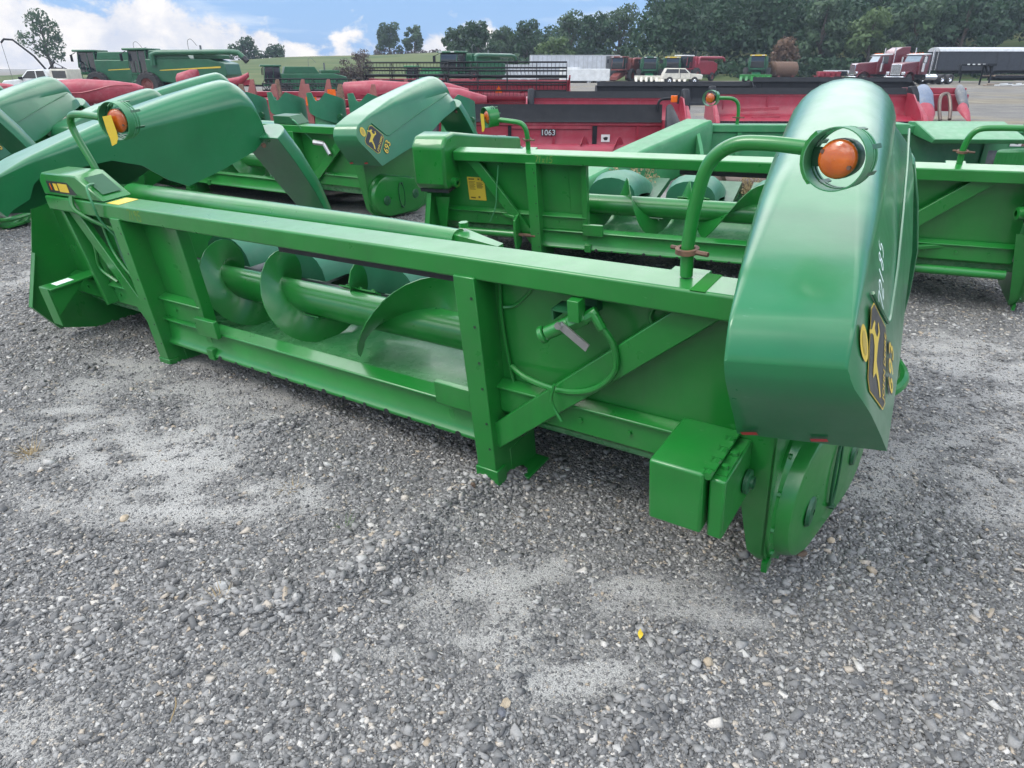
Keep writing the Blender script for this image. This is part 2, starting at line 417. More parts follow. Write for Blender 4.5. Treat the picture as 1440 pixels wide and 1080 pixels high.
def gh(x, y):
    near = np.clip(1 - (np.hypot(x, y - 2) - 7) / 12, 0, 1)
    z = (fbm(x * 0.7, y * 0.7, 3, 1) - 0.44) * 0.05 + (fbm(x * 3.2, y * 3.2, 3, 2) - 0.44) * 0.022 + (fbm(x * 14, y * 14, 3, 4) - 0.44) * 0.010
    z = z + 0.052 * ridges(x, y)
    z = z - 0.018 * ridge(x, y, -0.35, 2.05, 0.2, 2.7, 0.09)
    dip = -0.45 * np.clip((y - 34) / 22, 0, 1) * np.clip((-x - 4) / 14, 0, 1)
    return z * near - 0.012 + dip
# ------------------------------------------------------------------ ground: one sheet to the horizon
def make_ground():
    ys = np.concatenate([[-40, -15, -5, -1.5, -0.2], np.geomspace(0.35, 8.2, 380), np.geomspace(8.4, 1200, 150)])
    ss = np.sinh(np.linspace(-2.6, 2.6, 301)) / np.sinh(2.6) * 3.2
    Wd = np.maximum(ys, 0) + 1.6
    Wd[:4] = (40, 18, 7, 3)
    X = Wd[:, None] * ss[None, :]; Y = np.repeat(ys[:, None], len(ss), 1)
    Z = gh(X, Y)
    V = np.stack([X, Y, Z], -1).reshape(-1, 3)
    n = len(ss); i = np.arange(len(ys) - 1)[:, None] * n + np.arange(n - 1)[None, :]
    F = np.stack([i, i + 1, i + n + 1, i + n], -1).reshape(-1, 4)
    m = bpy.data.materials.new('gravel'); m.use_nodes = True
    nt = m.node_tree; b = nt.nodes['Principled BSDF']
    t = N(nt, 'ShaderNodeTexCoord')
    def vor(scale, feat='F1'):
        v = N(nt, 'ShaderNodeTexVoronoi', feature=feat, i_Scale=scale, i_Randomness=1.0); nt.links.new(t.outputs['Object'], v.inputs['Vector']); return v
    w = N(nt, 'ShaderNodeTexNoise', i_Scale=1.1, i_Detail=7.0, i_Roughness=0.62); nt.links.new(t.outputs['Object'], w.inputs['Vector'])
    v1 = vor(75.0); v2 = vor(170.0); v3 = vor(34.0)
    g1 = N(nt, 'ShaderNodeSeparateColor'); nt.links.new(v1.outputs['Color'], g1.inputs[0])
    g2 = N(nt, 'ShaderNodeSeparateColor'); nt.links.new(v2.outputs['Color'], g2.inputs[0])
    g3 = N(nt, 'ShaderNodeSeparateColor'); nt.links.new(v3.outputs['Color'], g3.inputs[0])
    k = math_n(nt, 'ADD', math_n(nt, 'MULTIPLY', g1.outputs[0], 0.5), math_n(nt, 'MULTIPLY', g2.outputs[0], 0.5))
    stone = mix_n(nt, k, (0.070, 0.070, 0.069), (0.27, 0.265, 0.253))  # base kept dark, painting in the shade of gaps between loose stones
    stone = mix_n(nt, math_n(nt, 'MULTIPLY', smooth_n(nt, g3.outputs[1], 0.90, 0.95), 0.6), stone, (0.36, 0.31, 0.24))
    at = N(nt, 'ShaderNodeAttribute', attribute_name='sand')
    fine = N(nt, 'ShaderNodeTexNoise', i_Scale=230.0, i_Detail=5.0, i_Roughness=0.75); nt.links.new(t.outputs['Object'], fine.inputs['Vector'])
    sandc = mix_n(nt, smooth_n(nt, fine.outputs[0], 0.35, 0.65), (0.22, 0.216, 0.203), (0.62, 0.605, 0.565))
    c = mix_n(nt, math_n(nt, 'MULTIPLY', at.outputs['Fac'], 0.85), stone, sandc)
    # dry straw-coloured patches far across the yard
    far = N(nt, 'ShaderNodeTexNoise', i_Scale=0.11, i_Detail=8.0, i_Roughness=0.65); nt.links.new(t.outputs['Object'], far.inputs['Vector'])
    sp = N(nt, 'ShaderNodeSeparateXYZ'); nt.links.new(t.outputs['Object'], sp.inputs[0])
    ff = math_n(nt, 'MULTIPLY', smooth_n(nt, far.outputs[0], 0.44, 0.58), smooth_n(nt, sp.outputs[1], 12.0, 30.0))
    c = mix_n(nt, math_n(nt, 'MULTIPLY', ff, 0.8), c, (0.27, 0.22, 0.125))
    fy_ = math_n(nt, 'MULTIPLY', smooth_n(nt, sp.outputs[1], 12.0, 40.0), 0.6)
    mid = N(nt, 'ShaderNodeTexNoise', i_Scale=0.6, i_Detail=8.0, i_Roughness=0.75); nt.links.new(t.outputs['Object'], mid.inputs['Vector'])
    c = mix_n(nt, fy_, c, mix_n(nt, smooth_n(nt, mid.outputs[0], 0.35, 0.65), (0.075, 0.071, 0.065), (0.21, 0.195, 0.165)))
    tone = math_n(nt, 'ADD', 0.80, math_n(nt, 'MULTIPLY', w.outputs[0], 0.40))
    cc = N(nt, 'ShaderNodeCombineColor')
    for q in range(3): nt.links.new(tone, cc.inputs[q])
    c = mix_n(nt, 1.0, c, cc.outputs[0], 'MULTIPLY')
    nt.links.new(c, b.inputs['Base Color'])
    b.inputs['Roughness'].default_value = 0.88; b.inputs['Specular IOR Level'].default_value = 0.25
    hh = math_n(nt, 'ADD', math_n(nt, 'MULTIPLY', math_n(nt, 'SUBTRACT', 1.0, v1.outputs['Distance']), math_n(nt, 'SUBTRACT', 1.0, at.outputs['Fac'])), math_n(nt, 'MULTIPLY', math_n(nt, 'SUBTRACT', 1.0, v2.outputs['Distance']), 0.45))
    hh = math_n(nt, 'ADD', hh, math_n(nt, 'MULTIPLY', fine.outputs[0], 0.55))
    bu = N(nt, 'ShaderNodeBump', i_Strength=0.85, i_Distance=0.010); nt.links.new(hh, bu.inputs['Height'])
    nt.links.new(bu.outputs[0], b.inputs['Normal'])
    o = fast_mesh('gravel_yard', V, F, m, smooth=True)
    a = o.data.attributes.new('sand', 'FLOAT', 'POINT')
    a.data.foreach_set('value', (sandy(V[:, 0], V[:, 1]) * np.clip(1 - (V[:, 1] - 9) / 10, 0, 1)).astype(np.float32))
    tag(o, 'grey crushed stone yard with pale sandy patches', kind='structure')
make_ground()
def make_stones():
    rng = np.random.default_rng(7)
    iv = np.array([(-1, -1, -1), (1, -1, -1), (1, 1, -1), (-1, 1, -1), (-1, -1, 1), (1, -1, 1), (1, 1, 1), (-1, 1, 1)]) * .72
    fc = np.array([(0, 3, 2), (0, 2, 1), (4, 5, 6), (4, 6, 7), (0, 1, 5), (0, 5, 4), (1, 2, 6), (1, 6, 5), (2, 3, 7), (2, 7, 6), (3, 0, 4), (3, 4, 7)])
    n = 420000
    y = 0.95 * (9.0 / 0.95) ** rng.random(n) ** 0.90
    x = (rng.random(n) * 2 - 1) * (0.80 * y + 0.75)
    s = sandy(x, y)
    keep = rng.random(n) > 0.30 * s
    x, y, s = x[keep], y[keep], s[keep]; n = len(x)
    size = np.exp(rng.normal(0, 0.45, n)) * 0.0039 * (1 + 0.11 * y) * (1 + 0.7 * ridges(x, y))
    big = rng.random(n) < 0.014; size[big] *= rng.uniform(1.6, 2.6, big.sum())
    size = np.minimum(size, 0.021) * (1 - 0.58 * s)
    V = iv[None] * (1 + rng.normal(0, 0.10, (n, 8, 1))) + rng.normal(0, 0.24, (n, 8, 3))
    V[:, 4:, :2] *= rng.uniform(0.35, 0.95, (n, 1, 1))
    sc = np.stack([size * rng.uniform(0.95, 1.7, n), size * rng.uniform(0.75, 1.15, n), size * rng.uniform(0.22, 0.55, n)], 1)
    V = V * sc[:, None]
    a = rng.random(n) * 6.283; t = rng.normal(0, 0.34, n); u = rng.normal(0, 0.34, n)
    ca, sa, ct, st, cu, su = np.cos(a), np.sin(a), np.cos(t), np.sin(t), np.cos(u), np.sin(u)
    X, Y, Z = V[..., 0], V[..., 1], V[..., 2]
    Y, Z = Y * ct[:, None] - Z * st[:, None], Y * st[:, None] + Z * ct[:, None]
    X, Z = X * cu[:, None] - Z * su[:, None], X * su[:, None] + Z * cu[:, None]
    X, Y = X * ca[:, None] - Y * sa[:, None], X * sa[:, None] + Y * ca[:, None]
    zg = gh(x, y)
    V = np.stack([X + x[:, None], Y + y[:, None], Z + (zg + sc[:, 2] * 0.35)[:, None]], -1)
    F = (fc[None] + (np.arange(n) * 8)[:, None, None]).reshape(-1, 3)
    m = bpy.data.materials.new('crushed_stone'); m.use_nodes = True
    nt = m.node_tree; b = nt.nodes['Principled BSDF']
    g = N(nt, 'ShaderNodeNewGeometry'); rp = N(nt, 'ShaderNodeValToRGB')
    nt.links.new(g.outputs['Random Per Island'], rp.inputs[0])
    cr = rp.color_ramp; stops = [(0.0, (0.092, 0.092, 0.091)), (0.30, (0.152, 0.151, 0.147)), (0.6, (0.212, 0.208, 0.200)), (0.85, (0.295, 0.289, 0.275)), (0.93, (0.45, 0.44, 0.41)), (0.965, (0.34, 0.275, 0.20)), (1.0, (0.52, 0.50, 0.46))]
    while len(cr.elements) < len(stops): cr.elements.new(0.5)
    for e_, (p_, c_) in zip(cr.elements, stops): e_.position = p_; e_.color = (*c_, 1)
    t = N(nt, 'ShaderNodeTexCoord'); nn = N(nt, 'ShaderNodeTexNoise', i_Scale=240.0, i_Detail=3.0); nt.links.new(t.outputs['Object'], nn.inputs[0])
    tn = math_n(nt, 'ADD', 0.7, math_n(nt, 'MULTIPLY', nn.outputs[0], 0.6)); cc = N(nt, 'ShaderNodeCombineColor')
    for q in range(3): nt.links.new(tn, cc.inputs[q])
    nt.links.new(mix_n(nt, 1.0, rp.outputs[0], cc.outputs[0], 'MULTIPLY'), b.inputs['Base Color'])
    b.inputs['Roughness'].default_value = 0.75; b.inputs['Specular IOR Level'].default_value = 0.35
    o = fast_mesh('loose_gravel', V.reshape(-1, 3), F, m)
    tag(o, 'loose grey crushed stone pebbles covering the yard', 'gravel', kind='stuff')
make_stones()

# ------------------------------------------------------------------ hills
def hill_mesh(name, xs, prof, mat, label, depth0=95, depth1=230, back=520):
    us = np.linspace(0, 1, 40)
    V = []
    for u in us:
        for x in xs:
            y = depth0 + (depth1 - depth0) * u if u <= 0.8 else depth0 + (depth1 - depth0) * 0.8 + (back - depth0) * (u - 0.8)
            uu = min(u / 0.8, 1); e = uu * uu * (3 - 2 * uu)
            z = prof(x) * e + (vn(x * 0.03, y * 0.03) - 0.5) * 0.8 * e - 0.25 * (1 - e) - (max(u - 0.8, 0) / 0.2) ** 2 * 3
            V.append((x * (0.45 + 0.55 * y / depth1), y, z))
    n = len(xs); i = np.arange(len(us) - 1)[:, None] * n + np.arange(n - 1)[None, :]
    F = np.stack([i, i + 1, i + n + 1, i + n], -1).reshape(-1, 4)
    o = fast_mesh(name, np.array(V), F, mat, smooth=True)
    return tag(o, label, kind='structure')
def vn(x, y): return float(vnoise(np.array([x]), np.array([y]), 9)[0])
def grass_mat():
    m = bpy.data.materials.new('hill_grass'); m.use_nodes = True
    nt = m.node_tree; b = nt.nodes['Principled BSDF']; t = N(nt, 'ShaderNodeTexCoord')
    n = N(nt, 'ShaderNodeTexNoise', i_Scale=0.06, i_Detail=8.0, i_Roughness=0.7); nt.links.new(t.outputs['Object'], n.inputs[0])
    mm = N(nt, 'ShaderNodeMapping'); mm.inputs['Scale'].default_value = (0.05, 0.9, 0.9); nt.links.new(t.outputs['Object'], mm.inputs[0])
    s = N(nt, 'ShaderNodeTexNoise', i_Scale=0.4, i_Detail=4.0); nt.links.new(mm.outputs[0], s.inputs[0])
    c = mix_n(nt, smooth_n(nt, n.outputs[0], 0.35, 0.65), (0.050, 0.088, 0.032), (0.100, 0.125, 0.050))
    c = mix_n(nt, math_n(nt, 'MULTIPLY', smooth_n(nt, s.outputs[0], 0.45, 0.65), 0.5), c, (0.15, 0.14, 0.07))
    nt.links.new(c, b.inputs['Base Color']); b.inputs['Roughness'].default_value = 0.95
    b.inputs['Specular IOR Level'].default_value = 0.1
    return m
GRASS = grass_mat()
hill_mesh('field_hill', np.linspace(-330, 100, 70), lambda x: lerp(x, [(-330, -2.6), (-175, -2.2), (-120, 1.0), (-60, 4.0), (-20, 5.2), (30, 6.0), (100, 7)]), GRASS, 'green hay field rising behind the parked machines')
hill_mesh('wooded_slope', np.linspace(-10, 420, 60), lambda x: lerp(x, [(-10, 4.0), (25, 4.0), (60, 14), (120, 34), (420, 60)]), GRASS, 'shaded slope under the wood', depth0=108, depth1=240, back=500)

# ------------------------------------------------------------------ trees
def leaf_quads(rng, centres, radii, n, size, squash=0.8):
    c = np.array(centres); r = np.array(radii)
    w = r ** 2 / (r ** 2).sum(); k = rng.choice(len(c), n, p=w)
    d = rng.normal(size=(n, 3)); d /= np.linalg.norm(d, axis=1, keepdims=True)
    p = c[k] + d * (r[k] * (0.55 + 0.5 * rng.random(n)))[:, None] * np.array([1, 1, squash])
    nrm = d + rng.normal(0, 0.6, (n, 3)); nrm /= np.linalg.norm(nrm, axis=1, keepdims=True)
    u = np.cross(nrm, rng.normal(size=(n, 3))); u /= np.linalg.norm(u, axis=1, keepdims=True); v = np.cross(nrm, u)
    s = size * rng.uniform(0.5, 1.3, n)[:, None]
    V = np.stack([p - u * s, p - v * s * 0.6, p + u * s, p + v * s * 0.6], 1).reshape(-1, 3)
    return V, np.arange(4 * n).reshape(-1, 4)
def crown_blobs(rng, h, rad, base, n=14, top=0.92):
    C, Rr = [], []
    for i in range(n):
        t = (i + 0.5) / n; z = base + (h * top - base) * t
        env = rad * (0.45 + 0.9 * math.sin(math.pi * min(1, 0.18 + t * 0.80)) ** 0.8) * 0.62
        a = i * 2.4 + rng.random(); q = env * (0.3 + 0.75 * rng.random())
        C.append((math.cos(a) * q, math.sin(a) * q, z)); Rr.append(rad * (0.26 + 0.20 * rng.random()))
    return C, Rr
def make_tree(name, label, loc, h, rad, seed, mat, n=2600, leaf=0.28, base=0.32, group=None, lean=0.0, blobs=14, cat='tree'):
    rng = np.random.default_rng(seed)
    root = thing(name, label, cat, loc, group=group)
    C, Rr = crown_blobs(rng, h, rad, h * base, blobs)
    C = [(x + lean * z, y, z) for x, y, z in C]
    V, F = leaf_quads(rng, C, Rr, n, leaf)
    fast_mesh('crown', V, F, mat, root)
    tr = MB(); pts = [(lean * z + 0.12 * math.sin(z * 1.3 + seed), 0, z) for z in np.linspace(-0.3, h * 0.85, 7)]
    r0 = h * 0.026
    tr.tube(pts, [r0 * (1.25 - 1.1 * i / 6) for i in range(7)], 7)
    for c in C[::2]:
        z0 = max(h * 0.18, c[2] * 0.62); tr.tube([(lean * z0, 0, z0), (c[0] * 0.55, c[1] * 0.55, (z0 + c[2]) / 2 + 0.2), c], [r0 * 0.5, r0 * 0.33, r0 * 0.12], 5)
    tr.build('trunk', BARK, root)
    return root
# ------------------------------------------------------------------ corn heads (local axes: x along the beam, y forward, z up)
MID = -1.265
def hood_tables(style):
    top = [(-.29, 1.02), (-.289, 1.028), (-.283, 1.045), (-.265, 1.088), (-.245, 1.114), (-.225, 1.129), (-.19, 1.143), (0, 1.205), (.5, 1.315), (1.1, 1.405), (1.5, 1.45), (1.62, 1.455), (1.68, 1.435), (1.74, 1.37), (1.79, 1.22), (1.815, 1.02)]
    w = [(-.29, .142), (-.245, .145), (0.3, .175), (1.0, .20), (1.6, .215), (1.74, .20), (1.82, .17)]
    rc = [(-.29, .012), (-.245, .012), (-.1, .028), (0, .04), (.3, .075), (.7, .12), (1.1, .165), (1.5, .20), (1.66, .205), (1.82, .15)]
    zo = [(-.29, 1.0199), (-.289, .992), (-.283, .962), (-.265, .920), (-.245, .885), (-.10, .665), (.3, .735), (.75, .80), (1.25, .97), (1.66, 1.06), (1.815, 1.0)]
    zi = [(-.29, 1.0199), (-.289, .992), (-.283, .962), (-.265, .920), (-.245, .887), (-.10, .675), (-.08, .72), (-.03, 1.0), (.03, 1.08), (.5, 1.08), (.7, 1.0), (.86, .86), (1.0, .78), (1.3, .83), (1.66, .91), (1.815, 1.0)]
    return top, w, rc, zo, zi
HT = hood_tables(0)
FLARE = 0.125         # outer wall leans out towards its lower edge
FLARE_IN = -0.035
def hood_xy(side, cx, skew, u, y):          # u = offset from the centre line, positive outwards
    return cx + side * u + skew * (y + .25)
def outer_x(side, cx, skew, y, z):
    t = lerp(y, HT[0]); b = .615; w = lerp(y, HT[1])
    return hood_xy(side, cx, skew, w + FLARE * max(0, min(1, (t - z) / .5)), y)
def wall_pt(side, cx, skew, y, z, off):
    x = outer_x(side, cx, skew, y, z)
    return (x + side * off, y - 1.8 * skew * (x - cx - skew * (y + .25)), z)
def make_hood(parent, side, cx, skew, mat):
    top, wt_, rc, zo, zi = HT
    if side < 0:
        zo = zo[:5] + zo[6:]; zi = zi[:5] + [(-.2, .92), (-.08, .96), (-.03, 1.04)] + zi[8:]
    ys = [-.29, -.289, -.283, -.265, -.245, -.225, -.19, -.15, -.10, -.08, -.03, .03, .1, .2, .35, .5, .6, .7, .78, .86, .93, 1.0, 1.15, 1.3, 1.45, 1.56, 1.62, 1.66, 1.69, 1.72, 1.75, 1.78, 1.80, 1.815]
    secs = []
    for y in ys:
        t, w, r = lerp(y, top), lerp(y, wt_), lerp(y, rc)
        r = min(r, w * .98)
        o_, i_ = min(lerp(y, zo), t - .0002), min(lerp(y, zi), t - .0002)
        r_ = min(r, max(.003, t - max(o_, i_)) * .98) if y < 0.0 else r
        fl = lambda z: FLARE * max(0, min(1, (t - z) / .5))
        pts = [(hood_xy(side, cx, skew, -(w + FLARE_IN / FLARE * fl(i_)), y), y, i_)]
        zc_i = max(t - r_, i_ + .001); zm = (zc_i + i_) / 2
        pts.append((hood_xy(side, cx, skew, -(w + FLARE_IN / FLARE * fl(zm)), y), y, zm))
        for k in range(8):
            a = math.pi - k * math.pi / 14
            zz = max(t - r_ + r_ * math.sin(a), i_); pts.append((hood_xy(side, cx, skew, -(w - r_) + r_ * math.cos(a), y), y, zz))
        pts.append((hood_xy(side, cx, skew, 0, y), y, t))
        for k in range(8):
            a = math.pi / 2 - k * math.pi / 14
            zz = max(t - r_ + r_ * math.sin(a), o_); pts.append((hood_xy(side, cx, skew, (w - r_) + r_ * math.cos(a), y), y, zz))
        zm = (max(t - r_, o_ + .001) + o_) / 2
        pts.append((hood_xy(side, cx, skew, w + fl(zm), y), y, zm))
        pts.append((hood_xy(side, cx, skew, w + fl(o_), y), y, o_))
        # the hood is turned with its skew, so its outer side sits a little farther forward
        pts = [(x_, y_ - 1.8 * skew * (x_ - cx - skew * (y + .25)), z_) for x_, y_, z_ in pts]
        secs.append(pts)
    m = MB(); m.loft(secs); n = len(secs[0])
    for a, b in [(k, k + 1) for k in range(8)]:                      # rear closing faces
        m.f.append((a * n, a * n + n - 1, b * n + n - 1, b * n))
    o = m.build('end_hood', mat, parent, angle=30)
    bm = bmesh.new(); bm.from_mesh(o.data); bmesh.ops.remove_doubles(bm, verts=bm.verts, dist=2e-3); bmesh.ops.recalc_face_normals(bm, faces=bm.faces); bm.to_mesh(o.data); bm.free()
    o.data.shade_smooth(); o.data.set_sharp_from_angle(angle=R(75))
    md = o.modifiers.new('solid', 'SOLIDIFY'); md.thickness = .008; md.offset = -1
    md = o.modifiers.new('bevel', 'BEVEL'); md.width = .020; md.segments = 4; md.limit_method = 'ANGLE'; md.angle_limit = R(22)
    md = o.modifiers.new('normals', 'WEIGHTED_NORMAL'); md.keep_sharp = False; md.weight = 80
    return o
def wall_patch(poly, side, cx, skew, off):
    """flat polygon in (y, z) laid on the outer hood wall"""
    m = MB(); vs = [wall_pt(side, cx, skew, y, z, off) for y, z in poly]
    m.add(vs, [tuple(range(len(vs)))]); return m
DEER = [(-1.0, -.60), (-.66, -.32), (-.50, -.05), (-.60, .10), (-.74, .24), (-.55, .28), (-.2, .24), (.12, .26), (.34, .44), (.33, .60), (.22, .84), (.30, .90), (.42, .64), (.60, .54), (.78, .38), (.72, .30), (.56, .34), (.47, .18), (.46, .0), (.66, -.12), (.82, .0), (.90, -.06), (.68, -.28), (.36, -.14), (.05, -.08), (-.2, -.06), (-.36, -.22), (-.60, -.50), (-.92, -.70)]
def hood_decals(hood, side, cx, skew):
    c, s = math.cos(R(44)), math.sin(R(44))
    def place(y0, z0, off):
        def f(a, b):
            y, z = y0 + a * c - b * s, z0 + a * s + b * c
            return wall_pt(side, cx, skew, y, z, off)
        return f
    Q = place(-.045, .965, 0)
    def rect(y0, z0, hw, hh, cut):
        pts = [(-hw, -hh + cut), (-hw + cut, -hh), (hw - cut, -hh), (hw, -hh + cut), (hw, hh - cut), (hw - cut, hh), (-hw + cut, hh), (-hw, hh - cut)]
        return [(y0 + a * c - b * s, z0 + a * s + b * c) for a, b in pts]
    bd = wall_patch(rect(-.075, .952, .125, .112, .028), side, cx, skew, .0030).build('badge_border', YELLOW, hood, flat=True)
    wall_patch(rect(-.075, .952, .121, .108, .027), side, cx, skew, .0036).build('badge', DECALBLK, hood, flat=True)
    f = place(-.097, .973, .0042); m = MB()
    m.add([f(a * .105, b * .105) for a, b in DEER], [tuple(range(len(DEER)))])
    m.build('leaping_deer', YELLOW, hood, flat=True)
    text_mesh('JOHN DEERE', .034, place(-.019, .897, .0042), YELLOW, hood, 'lettering', .0006, 1.02)
    text_mesh('693', .105, place(.075, .845, .0032), DECALBLK, hood, 'number_outline', .007)
    text_mesh('693', .105, place(.075, .845, .0044), YELLOW, hood, 'number', .0012)
    ov = [(-.205 + .036 * math.cos(a) , 1.055 + .050 * math.sin(a)) for a in np.linspace(0, 6.283, 25)[:-1]]
    wall_patch(ov, side, cx, skew, .0030).build('oval_sticker', YELLOW, hood, flat=True)
    ov = [(-.205 + .021 * math.cos(a) , 1.055 + .034 * math.sin(a)) for a in np.linspace(0, 6.283, 17)[:-1]]
    wall_patch(ov, side, cx, skew, .0036).build('sticker_centre', pmat_once('mustard', (0.42, 0.30, 0.05)), hood, flat=True)
    # pressed line in the wall
    ln = curve_pts([(0.00, 1.12), (.10, .985), (.16, .955), (.24, .975), (.7, 1.095), (1.55, 1.265)], 5)if False else None
    for a, b in (((-.02, 1.13), (.145, .955)), ((.145, .955), (.6, 1.06)), ((.6, 1.06), (1.1, 1.16)), ((1.1, 1.16), (1.55, 1.24))):
        pass
    m = MB(); pts = [(-.03, 1.12), (.06, 1.03), (.13, .965), (.16, .955), (.20, .96), (.45, 1.02), (.8, 1.10), (1.2, 1.18), (1.55, 1.245)]
    m.tube([wall_pt(side, cx, skew, y, z, .0005) for y, z in pts], .0055, 6); m.build('pressed_rib', PLAST, hood)
    # red reflectors low on the rear face
    for u0 in (-.08, .105):
        m = MB(); m.add([(hood_xy(side, cx, skew, u0 + dx, yy), yy - .008 - 1.8 * skew * side * (u0 + dx), zz) for dx, yy, zz in ((-.025, -.125, .703), (.018, -.131, .712), (.024, -.120, .696), (-.02, -.114, .687))], [(0, 1, 2, 3)])
        m.build('reflector', DECALRED, hood, flat=True)
def pmat_once(name, rgb, **k): return MATS.get(name) or pmat(name, rgb, **k)
def strokes(pl, mapf, w, mat, parent, name):
    m = MB()
    for q in pl:
        pts = curve_pts([(a, b, 0) for a, b in q], 3)
        L = []; 
        for i, p in enumerate(pts):
            t = (pts[min(i + 1, len(pts) - 1)] - pts[max(i - 1, 0)]); t.normalize(); nn = Vector((-t.y, t.x, 0)) * w / 2
            L.append([mapf(p.x + nn.x, p.y + nn.y), mapf(p.x - nn.x, p.y - nn.y)])
        m.loft(L)
    return m.build(name, mat, parent, flat=True)
DIG = {'7': [[(0, 1), (.55, 1), (.2, 0)]], '2': [[(0, .8), (.25, 1), (.5, .8), (.45, .5), (0, 0), (.55, .02)]], '1': [[(.25, 1), (.2, 0)]],
       '8': [[(.45, .9), (.2, 1), (.1, .78), (.4, .45), (.35, .05), (.05, .1), (.1, .4), (.42, .7), (.45, .9)]], '5': [[(.5, 1), (.1, .98), (.08, .6), (.42, .55), (.45, .15), (.2, 0), (0, .1)]],
       '9': [[(.45, .85), (.2, 1), (.05, .75), (.25, .55), (.45, .85), (.38, 0)]], 'x': [[(0, .6), (.4, 0)], [(.4, .6), (0, 0)]], '3': [[(0, .9), (.3, 1), (.4, .75), (.15, .52), (.42, .3), (.25, 0), (0, .1)]]}
def chalk(txt, h, mapf, w, mat, parent, name='chalk_number', slant=.15):
    pl = []; x = 0
    for ch in txt:
        for q in DIG[ch]: pl.append([((x + a * .9 + b * slant) * h, b * h) for a, b in q])
        x += .62
    pl = [[(a - x * h / 2, b - h / 2) for a, b in q] for q in pl]
    return strokes(pl, mapf, w, mat, parent, name)
def make_lamp(root, arm_pts, tip, face, r=.098, tagged=False):
    arm = MB().tube(curve_pts(arm_pts, 6), .021, 12).build('lamp_arm', GREEN, root)
    b = Vector(arm_pts[0])
    MB().box(b.x - .08, b.x + .05, b.y + .0, b.y + .10, b.z - .075, b.z - .010).build('arm_socket', GREEN, arm, bevel=.004)
    m = MB(); m.lathe([(.025, -.008), (.038, -.008), (.038, .008), (.025, .008)], b + Vector((0, 0, .085)), (0, 0, 1), 14); m.bolt(b + Vector((.03, -.01, .085)), (1, -.2, 0), .008, .045); m.bolt(b + Vector((-.03, .01, .085)), (-1, .2, 0), .007, .03)
    m.build('arm_clamp', RUST, arm)
    tip = Vector(tip); d = Vector(face).normalized()
    hd = MB()
    hd.lathe([(r, -.018), (r + .003, -.018), (r + .003, .030), (r, .030), (r, -.018)], tip, d, 40)
    for h0 in (-.026, -.046): hd.lathe([(r - .002, h0), (r + .002, h0), (r + .002, h0 - .010), (r - .002, h0 - .010), (r - .002, h0)], tip, d, 40)
    ring = hd.build('lamp_ring', PALEG, arm)
    up = Vector((0, 0, 1)); sx = d.cross(up).normalized(); u2 = sx.cross(d)
    sgn = 1 if (tip - Vector(arm_pts[-1])).dot(sx) > 0 else -1
    m = MB(); secs = []
    for a in np.linspace(-.85, .85, 9):
        e = sx * (-sgn) * math.cos(a) + u2 * math.sin(a)
        secs.append([tip + e * rr + d * hh for rr, hh in ((r + .004, -.07), (r + .013, -.07), (r + .013, .025), (r + .004, .025))])
    m.loft(secs, closed=True, cap0=True, cap1=True); m.build('ring_bracket', GREEN, arm)
    m = MB()
    for a in (.5, 1.9, 2.7, 3.6, 5.3): 
        e = sx * math.cos(a) + u2 * math.sin(a); m.bar(tip + e * r + d * -.02, tip + e * r + d * -.09, .012, .004, up=e)
    m.bar(tip - sx * sgn * r - d * .03, tip - sx * sgn * .02 - d * .03, .05, .012, up=d)
    m.build('lamp_stay', DKGREEN, arm, split=True)
    lr = r * .66
    m = MB(); m.lathe([(lr * .96, -.055), (lr, -.03), (lr, -.004), (lr * .93, .002)], tip, d, 32)
    m.build('lamp_housing', DKGREEN, arm)
    prof = [(lr * .97, -.004)] + [(lr * .97 * math.cos(t), .026 * math.sin(t) + .0022 * (k % 2)) for k, t in enumerate(np.linspace(.06, 1.5, 15))]
    m = MB(); m.lathe(prof + [(1e-4, .0275)], tip, d, 36); m.build('amber_lens', AMBER, arm, angle=80)
    for q in (-1, 1):
        MB().bolt(tip + sx * q * lr * .72 + u2 * lr * .35 * q + d * .014, d, .006, .006).build('lens_screw', RUST, arm)
    if tagged:
        m = MB(); m.loft([[tip + sx * a - u2 * bb + d * (.045 - .02 * bb) for a, bb in row] for row in (((-.012, -.035), (.05, -.03)), ((-.015, .05), (.052, .045)), ((-.012, .085), (.047, .085)), ((.01, .115), (.05, .128)))])
        m.build('hanging_tag', YELLOWTAG, arm, solid=.002)
    return arm
def helicoid(m, x0, x1, r0, r1, pitch, ph, cy, cz, steps=26):
    n = max(8, int(abs(x1 - x0) / abs(pitch) * steps)); secs = []
    for i in range(n + 1):
        t = i / n; x = x0 + (x1 - x0) * t; a = ph + 2 * math.pi * (x - x0) / pitch
        e = min(1, min(t, 1 - t) * n / 3 + .35); rr = r0 + (r1 - r0) * e
        secs.append([(x, cy + math.cos(a) * q, cz + math.sin(a) * q) for q in (r0 * .9, (r0 + rr) / 2, rr)])
    m.loft(secs)
def make_auger(root, x0, x1, cy, cz, r, rf, pitch, mid, gap, mat=None, fmat=None, ph=(0.6, 2.2), ends=None):
    a = MB().tube([(x0, cy, cz), (x1, cy, cz)], r, 24).build('auger_tube', mat or GREEN, root)
    m = MB(); xe = ends[0] if ends else mid - gap; helicoid(m, x0 + .02, xe, r, rf, pitch, (math.pi / 2 - 2 * math.pi * (xe - x0 - .02) / pitch) if ends else ph[0], cy, cz); m.build('auger_flight', fmat or GREEN, a, solid=.006)
    m = MB(); helicoid(m, ends[1] if ends else mid + gap, x1 - .02, r, rf, -1.05 if ends else -pitch, R(262) if ends else ph[1], cy, cz); m.build('auger_flight', fmat or GREEN, a, solid=.006)
    return a
